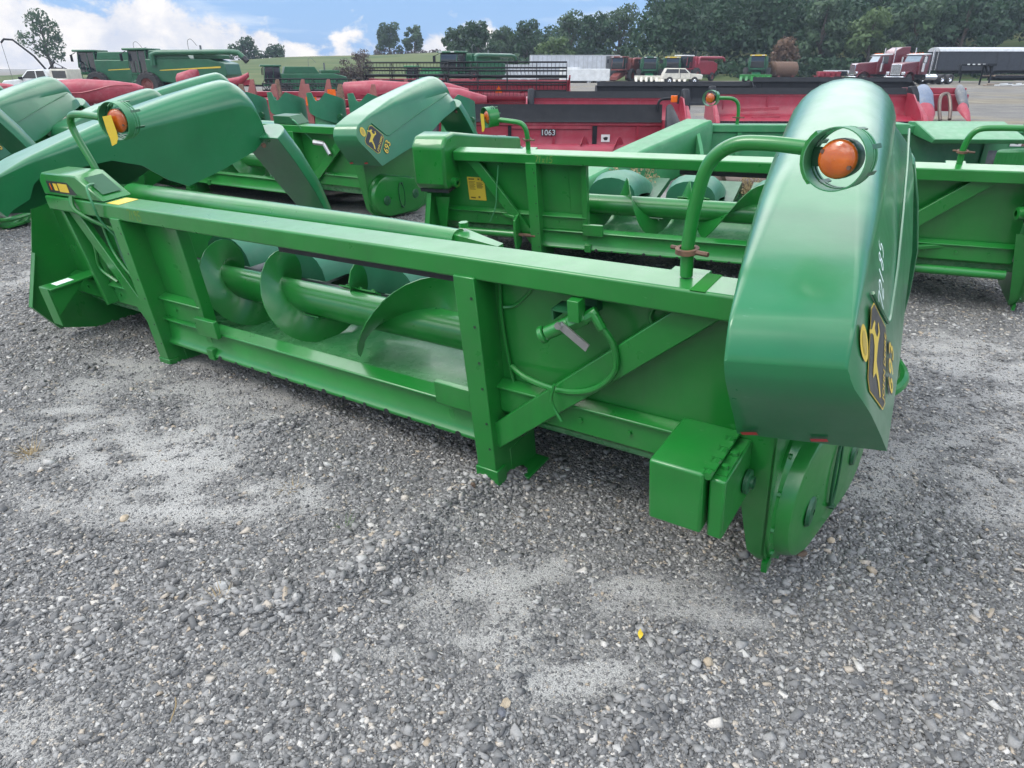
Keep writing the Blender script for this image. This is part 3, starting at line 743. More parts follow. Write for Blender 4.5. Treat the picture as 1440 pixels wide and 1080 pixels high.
def divider_row(root, xs, mat, folded=False):
    for x in xs:
        m = MB(); secs = []
        st = [(.78, .62, .235, .20), (.95, .635, .25, .22), (1.25, .55, .24, .23), (1.6, .39, .22, .22), (1.95, .20, .17, .17), (2.3, .02, .10, .10), (2.6, -.16, .03, .04)]
        for y, z, w, d in st:
            secs.append([(x + w * math.cos(a), y, z - d + d * math.sin(a) ** .8 if math.sin(a) > 0 else z - d) for a in np.linspace(math.pi, 0, 11)])
        m.loft(secs, cap0=True); m.build('row_divider', mat, root, angle=50)
def corn_head(name, label, mx, end='hood', skew=0.0, decals=True, detail=2, x0=-3.32, x1=1.05, post=(-2.53, 0.0), group=None, hood_mat=None):
    hm = hood_mat or PLAST
    root = thing(name, label, 'corn head', matrix=mx, group=group)
    # top beam
    bm_ = MB().box(x0, x1, 0, .155, .972, 1.06).build('top_beam', GREEN, root, bevel=.010, seg=3)
    m = MB().box(MID + .03, post[1] - .02, .100, .118, .905, .972); m.build('rubber_strip', RUBBER, root)
    # posts
    for px in post:
        m = MB(); m.box(px - .045, px + .055, -.012, .20, .03, .985)
        m.box(px - .055, px + .065, -.018, .05, -.015, .09); m.box(px + .05, px + .13, .12, .30, -.02, -.008); m.box(px + .05, px + .058, .10, .30, -.02, .14)
        o = m.build('post', GREEN, root, bevel=.006)
        if detail > 1:
            h_ = MB()
            for zz in (.2, .33, .5, .62, .78, .9): h_.bolt((px + .034, -.0125, zz), (0, -1, 0), .0065, .0015)
            h_.build('bolt_hole', DECALBLK, o, split=True)
    # rear sheets with lower rails
    for a, b in ((post[1] + .055, x1 + .06), (x0 - .25, post[0] + .48)):
        m = MB().box(a, b, .115, .122, .42, .972); m.build('rear_sheet', GREEN, root)
        m = MB(); m.prism([(.098, .50), (.055, .485), (.055, .475), (.075, .47), (.07, .36), (.09, .335), (.115, .335), (.112, .50)], 'x', a, b); o = m.build('lower_rail', GREEN, root, bevel=.003)
        if detail > 1:
            h_ = MB()
            for xx in np.arange(a + .18, b - .1, .21): h_.bolt((xx, .072, .42), (0, -1, 0), .011, .01)
            h_.build('rail_bolt', GREEN, o, split=True)
    # vertical channels at the opening
    cx0 = post[0] + .48
    m = MB(); m.box(cx0 - .035, cx0 + .015, .06, .13, .22, .972); m.box(cx0 - .16, cx0 - .035, .105, .113, .5, .972); m.box(cx0 - .01, cx0 + .05, .02, .11, .17, .24)
    m.build('opening_channel', GREEN, root, bevel=.005)
    m = MB(); m.box(post[1] - .075, post[1] - .05, .06, .13, .22, .972); m.build('opening_channel', GREEN, root, bevel=.004)
    # sill rail, trough
    a, b = cx0 - .02, post[1] - .04
    m = MB(); m.prism([(.045, .355), (.04, .345), (.07, .335), (.055, .225), (.03, .20), (.03, .185), (.14, .185), (.14, .355)], 'x', a - .5, b)
    o = m.build('sill_rail', GREEN, root, bevel=.004)
    if detail > 1:
        h_ = MB()
        for k, xx in enumerate(np.arange(a + .12, b - .05, .148)): h_.tube([(xx, .0298, .193), (xx, .028, .193)], .011 if k % 3 else .016, 10)
        h_.build('sill_hole', DECALBLK, o, split=True)
    m = MB(); m.box(a, a + .19, .012, .042, .335, .44); m.build('sill_bracket', GREEN, root, bevel=.004)
    m = MB(); m.box(b - .22, b, .012, .042, .345, .455); m.build('sill_bracket', GREEN, root, bevel=.004)
    prof = [(.14, .35), (.145, .29), (.17, .255), (.23, .238), (.40, .225), (.57, .232), (.64, .26), (.69, .33), (.71, .43)]
    m = MB(); m.loft([[(x, y, z) for y, z in prof] for x in (x0 - .25, x0 + .8, MID, x1 - .6, x1 + .1)]); m.build('trough_floor', FLOOR, root, solid=.006)
    m = MB().box(x0 - .2, x1 + .1, .70, .74, .40, .435); m.build('front_lip', DECALBLK, root)
    au = make_auger(root, x0 - .22, x1 + .08, .45, .474, .092, .252, .58, MID, .14, ends=(-1.19, -1.13))
    if detail > 1:
        for xx, aa in ((MID - .30, 4.2), (MID + .08, .9)):
            m = MB(); m.bar((xx - .14, .45 + .10 * math.cos(aa), .478 + .10 * math.sin(aa)), (xx + .14, .45 + .10 * math.cos(aa), .478 + .10 * math.sin(aa)), .05, .008, up=(0, math.cos(aa), math.sin(aa)))
            for q in (-.1, 0, .1): m.bolt((xx + q, .45 + .104 * math.cos(aa), .478 + .104 * math.sin(aa)), (0, math.cos(aa), math.sin(aa)), .012, .012)
            m.build('auger_paddle', GREEN, au)
    # row units and dividers
    for i in range(6):
        xx = MID + (i - 2.5) * .762
        m = MB(); m.box(xx - .30, xx - .06, .74, 1.9, .20, .26); m.box(xx + .06, xx + .30, .74, 1.9, .20, .26); m.box(xx - .32, xx + .32, .72, .86, .12, .34)
        m.build('row_unit', DKGREEN, root)
    divider_row(root, [MID + (i - 2) * .762 for i in range(5)], FADED)
    # cover tube behind the beam
    if end == 'hood':
     m = MB(); m.tube([(x0 + .1, .50, .935), (post[1] - .75, .40, .965), (post[1] - .30, .36, .975)], [.085, .062, .054], 18); o = m.build('cover_tube', GREEN, root)
     m = MB(); m.prism([(post[1] - .31, .33), (post[1] - .02, .26), (post[1] - .02, .30), (post[1] - .31, .42)], 'z', .935, 1.015); m.bolt((post[1] - .30, .40, 1.03), (0, 0, 1), .022, .02); m.build('tube_bracket', GREEN, o)
    # braces
    m = MB(); m.bar((post[1] + .03, .035, .235), (post[1] + .98, .07, 1.02), .035, .105, up=(0, 1, 0) if False else (-.65, 0, .75)); m.build('brace', GREEN, root, bevel=.005)
    m = MB(); m.bar((post[0] - .02, .05, .215), (post[0] - .62, .06, 1.0), .035, .095, up=(.75, 0, .65)); m.build('brace', GREEN, root, bevel=.005)
    # end sheets
    for side, xs in ((1, x1 + .15), (-1, x0 - .28)):
        poly = [(-.02, .63), (-.02, .13), (.05, .04), (.2, -.02), (.8, -.08), (1.3, .05), (1.5, .5), (1.0, .85), (.5, 1.0), (.0, .95)]
        if side < 0: poly[0:3] = [(-.10, .69), (-.25, .36), (-.14, .16)]; poly[3] = (.4, -.05)
        m = MB(); m.prism(poly, 'x', xs, xs + .008)
        wd = (.14, .05, .03) if side > 0 else (.05, .05, .05)
        m.loft([[(xs + (.010 if side > 0 else -.002), y, z), (xs - side * q, y, z), (xs - side * q, y + .006, z)] for q, (y, z) in zip(wd, poly[:3])])
        m.build('end_sheet', GREEN, root)
    if end == 'hood':
        for side, cx in ((1, 1.258), (-1, -3.68)):
            sk = skew if side > 0 else 0.0
            h_ = make_hood(root, side, cx, sk, hm)
            if side < 0: h_.location = (0, .08, .06)
            if decals and side > 0: hood_decals(h_, side, cx, sk)
            # folded down snout in front of the hood
            m = MB(); secs = []; xc = cx + sk * 1.9 + side * .03
            for y, z, w, d in ((1.80, 1.06, .25, .22), (1.93, .84, .245, .22), (2.08, .56, .22, .20), (2.22, .28, .16, .15), (2.34, .02, .09, .08), (2.40, -.12, .03, .03)):
                ox = (.03 + .19 * (1.06 - z)) if side > 0 else .19
                secs.append([(xc + ox + w * math.cos(a), y + d * .9 * math.sin(a), z + d * .35 * math.sin(a)) for a in np.linspace(math.pi, 0, 13)])
            m.loft(secs, closed=True, cap0=True, cap1=True); o = m.build('snout', hm, root, angle=50, bevel=.012)
            m = MB(); m.bolt((xc - .235 * side, 1.80, 1.0), (-side, -.3, 0), .02, .02); m.bolt((xc + .2 * side, 1.82, 1.0), (side, -.3, 0), .02, .02); m.build('snout_bolt', RUST, o, split=True)
            m = MB(); xc += .12 * side; m.tube(curve_pts([(xc + .05, 2.2, .06), (xc + .16 * side, 2.05, .0), (xc + .30 * side, 1.75, .0), (xc + .24 * side, 1.55, -.02), (xc, 1.5, -.05)], 5), .028, 8)
            m.tube([(xc + .05, 2.1, .10), (xc + .22 * side, 1.7, -.10)], .018, 6); m.tube([(xc + .15 * side, 2.0, .02), (xc + .05, 1.5, -.16)], .016, 6); m.box(xc - .05, xc + .2, 1.5, 1.9, -.12, -.10)
            m.build('snout_hinge', GREEN, root)
    else:
        for side, xc in ((1, x1 + .19), (-1, x0 - .19)):
            m = MB(); a, b = xc - .19, xc + .19
            lo, hi = (a, b) if side > 0 else (a, b)
            out = [(-.12, .735), (-.16, .80), (-.12, 1.13), (-.04, 1.20), (.12, 1.20), (.6, 1.05), (1.6, .75), (1.6, .45), (.5, .70)]
            m.prism(out, 'x', lo + .02, hi - .02); o = m.build('end_cover', GREEN, root, bevel=.03, seg=3)
            m = MB(); m.box(lo + .04, hi - .04, -.10, .2, .70, .735); m.build('cover_edge', RUBBER, o)
            MB().lathe([(.045, 0), (.045, .05), (.02, .055)], (xc - side * .17, -.02, .78), (-side, -.2, 0), 12).build('cover_latch', GREEN, o)
            m = MB(); secs = []
            for y, z, w, d in ((1.45, .80, .20, .25), (1.9, .55, .18, .2), (2.3, .25, .11, .12), (2.6, -.08, .02, .03)):
                secs.append([(xc + w * math.cos(aa), y, z - d + d * math.sin(aa)) for aa in np.linspace(math.pi, 0, 9)])
            m.loft(secs, cap0=True); m.build('snout', FADED, root, angle=60)
            m = MB(); dx = xc - side * .16
            m.tube([(dx, .0, .30), (dx - side * .62, .0, .30)], .034, 12); o = m.build('drive_shaft', GREEN, root)
            m = MB(); m.tube([(dx - side * .62, .0, .30), (dx - side * .80, .0, .30)], .016, 8); m.build('shaft_stub', RUST, o)
            m = MB(); m.prism([(-.06, .46), (.07, .50), (.11, .34), (.06, .20), (-.06, .15), (-.08, .30)], 'x', dx - side * .62 - .012, dx - side * .62 + .012); m.bar((dx - side * .60, .02, .46), (dx - side * .42, .09, .46), .03, .03); m.build('shaft_bracket', GREEN, root, bevel=.004)
            m = MB(); q = xc - side * .04
            m.prism([(q - .075, .64), (q + .075, .64), (q + .05 * side + .02, .20), (q + .05 * side - .02, .20)], 'y', -.04, -.03); m.build('end_flange', GREEN, root)
    # chain case on the right end sheet
    xs = x1 + .158; m = MB(); st = []
    for k in range(13):
        a = math.pi / 2 + math.pi * k / 12; st.append((.255 + .250 * math.cos(a), .240 + .250 * math.sin(a)))
    for k in range(13):
        a = -math.pi / 2 + math.pi * k / 12; st.append((.62 + .205 * math.cos(a), .185 + .205 * math.sin(a)))
    def ring(sc, x, k=.12):
        return [(x + k * y, .42 + (y - .42) * sc + .1 * (x - xs), .22 + (z - .22) * sc) for y, z in st]
    m.loft([ring(1.06, xs, 0), ring(1.06, xs + .012, 0), ring(1.0, xs + .016), ring(.99, xs + .045), ring(.972, xs + .062), ring(.94, xs + .070)], closed=True, cap1=True)
    cc = m.build('chain_case', GREEN, root, angle=32)
    m = MB(); m.tube(curve_pts([(xs + .076 + .12 * .43, .43 + .05 * math.cos(a), .22 + .15 * math.sin(a)) for a in np.linspace(0, 6.283, 15)], 2), .006, 6, cap=False)
    m.build('case_handle', DKGREEN, cc); m = MB()
    for aa in (1.2, 4.2): m.bolt((xs + .072 + .12 * .43, .43 + .05 * math.cos(aa), .22 + .15 * math.sin(aa)), (1, 0, 0), .012, .02)
    for y_, z_ in ((.20, .20), (.66, .19)): m.lathe([(.06, -.004), (.052, .008), (.012, .012)], (xs + .07 + .12 * y_, y_, z_), (1, 0, 0), 14)
    m.build('case_stud', DKGREEN, cc, split=True)
    if detail > 1:
        h_ = MB()
        for k in range(0, 13, 2): h_.bolt((xs + .012, .42 + (st[k][0] - .42) * 1.03, .22 + (st[k][1] - .22) * 1.03), (1, 0, 0), .011, .012)
        h_.build('case_bolt', GREEN, cc, split=True)
    m = MB(); m.box(xs - .012, xs + .008, .02, .08, .012, .06); m.build('foot_tab', GREEN, root)
    return root
# ------------------------------------------------------------------ the near corn head
H1 = corn_head('corn_head', 'nearest green corn head across the foreground, number 72185 chalked on its right hood', pose(-.10, 2.671, R(34.4), R(6.7), R(1.4)), skew=-.16)
def near_details(root):
    m = MB(); m.box(.90, 1.075, -.30, -.02, .385, .615); o = m.build('gearbox_shield', GREEN, root, bevel=.010, seg=3)
    m = MB(); m.box(1.085, 1.135, -.275, -.02, .365, .590); m.build('shield_half', GREEN, root, bevel=.008)
    m = MB(); m.tube([(1.083, -.29, .606), (1.083, -.03, .606)], .014, 8)
    for k in range(4): m.box(1.066, 1.10, -.27 + k * .065, -.235 + k * .065, .614, .622)
    m.build('shield_hinge', GREEN, o)
    m = MB(); m.box(1.095, 1.128, -.25, -.10, .590, .596); m.bolt((1.112, -.215, .596), (0, 0, 1), .011, .012); m.bolt((1.112, -.135, .596), (0, 0, 1), .013, .012); m.build('shield_strap', GREEN, o)
    MB().lathe([(.02, 0), (.042, .004), (.042, .016), (.022, .02), (.022, .03)], (1.135, -.07, .46), (1, 0, 0), 16).build('shaft_collar', DKGREEN, root)
    # left shield bracket
    m = MB(); m.box(-3.37, -3.22, -.22, .10, .515, .527); m.box(-3.37, -3.25, -.226, -.216, .27, .527); m.prism([(-.215, .515), (.02, .515), (-.215, .34)], 'x', -3.262, -3.252)
    m.build('shield_bracket', GREEN, root, bevel=.003)
    m = MB(); m.box(-3.34, -3.26, -.16, -.05, .5272, .5285); m.build('worn_decal', CHALK, root, flat=True)
    # display box on the beam
    m = MB(); m.prism([(-3.33, 1.066), (-3.33, 1.155), (-3.27, 1.20), (-2.86, 1.20), (-2.62, 1.066)], 'y', .012, .19); o = m.build('display_box', GREEN, root, bevel=.008)
    m = MB(); m.prism([(-3.24, 1.085), (-3.24, 1.155), (-2.98, 1.155), (-2.90, 1.085)], 'y', .0105, .0125); m.build('display_panel', DECALBLK, o)
    m = MB(); m.box(-3.16, -3.115, .009, .0104, 1.10, 1.142); m.box(-3.10, -2.985, .009, .0104, 1.095, 1.145); m.build('display_decal', YELLOW, o)
    m = MB(); m.box(-3.205, -3.195, .009, .0104, 1.10, 1.14); m.build('display_mark', ORANGE, o)
    m = MB(); q = Vector((-2.86, 0, 1.2)); e = (Vector((-2.62, 0, 1.066)) - q)
    vs = [q + e * a + Vector((.0035, y, .006)) for a, y in ((.15, .045), (.8, .045), (.8, .16), (.15, .16))]; m.add(vs, [(0, 1, 2, 3)]); m.build('display_opening_shade', DKGREEN, o)  # flat dark plate paints the shade inside the box opening
    m = MB(); m.box(-2.60, -2.47, .02, .14, 1.0605, 1.0618); m.build('warning_decal', YELLOW, root, flat=True)
    m = MB(); m.box(-2.74, -2.605, .02, .14, 1.0605, 1.0618); m.build('worn_decal', FLOOR, root, flat=True)
    # cable from the display, hoses behind the left post
    MB().tube(curve_pts([(-2.76, .06, 1.15), (-2.70, -.01, 1.15), (-2.66, -.03, 1.06), (-2.67, -.012, .95), (-2.63, .05, .80), (-2.62, .10, .70)]), .007, 8).build('cable', PALEG, root)
    for k, pts in enumerate(([(-2.95, -.005, 1.08), (-2.92, -.02, 1.0), (-2.78, .05, .90), (-2.60, .07, .88), (-2.5, .1, .88)], [(-2.90, .09, .95), (-2.84, .07, .72), (-2.66, .06, .55), (-2.56, .08, .45)], [(-2.80, .10, .92), (-2.72, .06, .68), (-2.58, .06, .48)], [(-3.1, .08, .95), (-3.02, .05, .75), (-3.06, .05, .60), (-2.92, .06, .52)])):
        MB().tube(curve_pts(pts), .011 if k else .014, 8).build('hose', GREEN if k != 2 else DKGREEN, root)
    m = MB(); m.lathe([(.012, 0), (.03, .005), (.03, .018), (.012, .022)], (-2.86, .115, .58), (0, -1, 0), 14); m.build('hose_plug', STEEL, root)
    m = MB(); m.bar((-3.22, .06, .98), (-3.05, .04, .36), .07, .05); m.build('end_stay', GREEN, root, bevel=.004)
    # hydraulic coupler on the right rear sheet
    v = Vector((.44, .02, .87))
    m = MB(); m.tube([v + Vector((-.065, -.045, -.045)), v + Vector((.02, -.02, .0))], .026, 14); m.lathe([(.026, 0), (.033, .004), (.033, .02), (.026, .024)], v + Vector((-.068, -.046, -.046)), (-.8, -.24, -.42), 14)
    m.tube([v + Vector((.02, -.02, 0)), v + Vector((.075, .0, .03))], .032, 6); m.box(v.x + .03, v.x + .075, v.y - .05, v.y, v.z + .02, v.z + .10); m.tube([v + Vector((.07, -.01, .02)), v + Vector((.115, .01, .05))], .022, 8)
    m.tube([v + Vector((.10, .0, .05)), v + Vector((.14, .0, -.01))], .018, 8)
    o = m.build('hydraulic_coupler', GREEN, root, bevel=.002)
    m = MB(); m.box(v.x - .055, v.x + .09, v.y - .02, v.y + .06, v.z + .035, v.z + .043); m.box(v.x - .055, v.x - .047, v.y - .02, v.y + .06, v.z + .0, v.z + .043); m.box(v.x + .0, v.x + .09, v.y + .055, .115, v.z + .02, v.z + .12); m.build('coupler_bracket', DKGREEN, o)
    m = MB(); m.bar(v + Vector((.0, -.055, .005)), v + Vector((.115, -.065, -.06)), .03, .008, up=(0, 1, 0)); m.bolt(v + Vector((.0, -.06, .005)), (0, -1, 0), .014, .012); m.build('coupler_lever', STEEL, o)
    MB().tube(curve_pts([v + Vector((.14, 0, -.005)), (.615, .03, .80), (.62, .03, .70), (.54, .02, .61), (.40, .03, .56), (.22, .06, .555), (.12, .09, .575)]), .012, 8).build('hose', GREEN, root)
    for pts in ([(.09, .11, .95), (.085, .10, .80), (.10, .10, .6), (.13, .10, .45), (.22, .08, .38)], [(.10, .10, .83), (.16, .11, .85), (.26, .112, .95), (.29, .11, .97)], [(.75, .11, .96), (.72, .10, .90), (.76, .10, .86), (.83, .09, .88), (.90, .09, .95)], [(1.06, .10, .78), (1.02, .09, .70), (1.04, .09, .60), (1.09, .09, .545)], [(.38, .0, .60), (.36, .0, .52), (.40, .0, .44)]):
        MB().tube(curve_pts(pts), .007, 7).build('cable', GREEN, root)
    m = MB(); m.bar((.30, .112, .955), (.33, .112, .955), .012, .012); m.bar((.565, .112, .965), (.585, .112, .958), .014, .010); m.build('cable_clip', CHALK, root)
    # lamps
    make_lamp(root, [(.845, .10, 1.065), (.848, .10, 1.18), (.872, .10, 1.33), (.905, .10, 1.425), (.97, .10, 1.475), (1.06, .10, 1.482), (1.165, .10, 1.474)], (1.255, .08, 1.452), (-.16, -1, .14), r=.078)
    make_lamp(root, [(-3.02, .22, 1.05), (-3.01, .22, 1.18), (-3.09, .22, 1.36), (-3.11, .22, 1.45), (-3.06, .22, 1.50), (-2.92, .22, 1.505), (-2.70, .22, 1.49)], (-2.56, .22, 1.475), (.30, -1, .05), r=.10, tagged=True)
    # chalk
    sd = 1; cx = 1.265; sk = -.16
    c, s = .60, .80
    def f(a, b):
        y, z = .06 + a * c - b * s, 1.135 + a * s * .9 + b * c * .9
        return wall_pt(sd, cx, sk, y, z, .0035)
    chalk('72185', .068, f, .0065, CHALK, [o for o in root.children if o.name.startswith('end_hood')][0], slant=.3)
    chalk('7195', .055, lambda a, b: (-2.30 + a, -.0015, 1.018 + b), .006, YCHALK, root)
    m = MB(); m.box(.895, .945, .0, .155, 1.0602, 1.0612); m.build('fresh_paint_run', pmat_once('fresh_green', (0.008, 0.15, 0.012), rough=.7, spec=.15), root, flat=True)
near_details(H1)
# ------------------------------------------------------------------ the steel-ended head behind it on the right
H2 = corn_head('corn_head', 'green corn head with square steel end covers and a yellow safety sign', pose(2.556, 5.536, R(24.1), R(10.9), R(.7)), end='steel', x0=-3.30, x1=1.17, decals=False)
def second_details(root):
    o = MB().box(-3.24, -3.06, .108, .1135, .57, .79).build('safety_sign', YELLOW, root)
    m = MB(); m.box(-3.225, -3.165, .1065, .1075, .765, .78); m.box(-3.13, -3.11, .1065, .1075, .765, .78); m.box(-3.095, -3.07, .1065, .1075, .76, .782)
    for k in range(7): m.box(-3.225, -3.16 - .01 * (k % 2), .1065, .1075, .745 - k * .012, .75 - k * .012)
    for k in range(5): m.box(-3.145, -3.09 + .012 * (k % 2), .1065, .1075, .735 - k * .012, .742 - k * .012)
    m.box(-3.22, -3.17, .1065, .1075, .585, .60); m.box(-3.14, -3.12, .1065, .1075, .59, .61); m.build('sign_print', pmat_once('sign_ink', (.16, .12, .02)), o, flat=True, split=True)
    make_lamp(root, [(-2.60, .14, 1.06), (-2.60, .14, 1.17), (-2.615, .14, 1.245), (-2.66, .14, 1.285), (-2.76, .14, 1.30), (-2.87, .14, 1.31)], (-2.97, .14, 1.33), (-.75, -1, .05), r=.085, tagged=True)
    make_lamp(root, [(.74, .14, 1.06), (.74, .14, 1.16), (.76, .14, 1.25), (.81, .14, 1.30), (.92, .14, 1.31), (1.06, .14, 1.31)], (1.17, .14, 1.32), (.2, -1, .05), r=.085)
    chalk('71x15', .055, lambda a, b: (-2.40 + a, -.0015, 1.018 + b), .006, YCHALK, root)
    m = MB(); m.box(.40, .52, .158, .1595, .98, 1.05); m.build('yellow_label', YELLOW, root, flat=True)
    MB().tube(curve_pts([(-2.87, .05, .93), (-2.90, .03, .72), (-2.93, .03, .55), (-3.0, .02, .40)]), .006, 6).build('cable', PALEG, root)
second_details(H2)
H3 = corn_head('corn_head', 'green corn head whose hood shows the leaping deer badge and 693 squarely to the camera', pose(-2.694, 9.216, .592, .087, .008), detail=1, skew=-.16, group='hooded corn heads parked behind the nearest one')
def third_details(root):
    v = Vector((.55, .02, .86)); m = MB(); m.tube([v + Vector((-.12, -.05, .02)), v], .03, 8); m.tube([v, v + Vector((.1, -.02, -.12))], .025, 8); m.build('hydraulic_coupler', STEEL, root)
    m = MB(); m.prism([(-.30, 1.062), (-.30, 1.16), (.02, 1.16), (.14, 1.062)], 'y', .02, .22); m.build('display_box', DKGREEN, root, bevel=.008)
    MB().tube(curve_pts([(.06, .02, 1.12), (.16, -.02, 1.10), (.24, .02, .98), (.33, .08, .85)]), .008, 6).build('cable', PALEG, root)
third_details(H3)
dup(H3, pose(-7.686 * .895, 11.869 * .895, .47, .081, 0, 0, .895), label='green corn head whose hood passes just behind the near left lamp arm')
dup(H3, pose(-7.7, 9.25, .24, .087), label='green corn head at the upper left, its hood crest under the red hood')
dup(H3, pose(-7.62, 7.25, .45, .09), label='green corn head cut by the left edge, only its pale right snout in sight')
# ------------------------------------------------------------------ head with its dividers folded up
def folded_head():
    root = thing('corn_head', 'green corn head with a row of notched dividers folded upright behind its beam', 'corn head', matrix=pose(-3.08, 10.9, .349, .105))
    MB().box(-2.6, 2.6, .0, .15, .70, .80).build('top_beam', GREEN, root, bevel=.01)
    MB().box(-2.6, 2.6, .1, .11, .2, .70).build('rear_sheet', GREEN, root)
    MB().box(-2.6, 2.6, .1, .7, .16, .22).build('trough_floor', DKGREEN, root)
    make_auger(root, -2.5, 2.5, .45, .45, .08, .24, .74, 0, .14)
    for i in range(6):
        x = -1.9 + i * .762
        m = MB(); secs = []                     # cylinder shell with a V notch in its top edge
        n = 29
        bot, topr = [], []
        for k in range(n):
            a = math.pi * (1.12 - 1.24 * k / (n - 1)); cx_, cy_ = x + .30 * math.cos(a), 1.35 - .26 * math.sin(a)
            u = k / (n - 1)
            tz = 1.10 + .13 * math.sin(math.pi * min(1, u * 1.15)) if u < .46 else (1.13 - (u - .46) * .6 if u < .52 else (1.10 + (u - .52) / .12 * .13 if u < .64 else 1.23 - (u - .64) * .45))
            bz = .98 - .34 * u ** 1.4
            bot.append((cx_, cy_, bz)); topr.append((cx_, cy_, tz))
        m.loft([bot, [((a[0] + b[0]) / 2, a[1], (a[2] + b[2]) / 2) for a, b in zip(bot, topr)], topr]); o = m.build('divider_hood', FADED, root, solid=.012, angle=55)
        m = MB(); secs = []
        for z, w, y in ((1.0, .24, 1.42), (.6, .25, 1.30), (.2, .22, 1.15)):
            secs.append([(x + w * math.cos(a), y - .18 * math.sin(a), z) for a in np.linspace(math.pi, 0, 11)])
        m.loft(secs); m.build('folded_snout', PALEG, root, angle=60)
        m = MB(); m.lathe([(.05, 0), (.05, .03), (.02, .03)], (x + .33, 1.20, .86), (0, -1, 0), 12); m.bar((x + .33, 1.2, .86), (x + .36, 1.25, .3), .03, .03); m.build('pivot', DKGREEN, root)
        m = MB(); m.box(x - .25, x + .25, .7, 1.3, .15, .3); m.build('row_unit', DKGREEN, root)
folded_head()
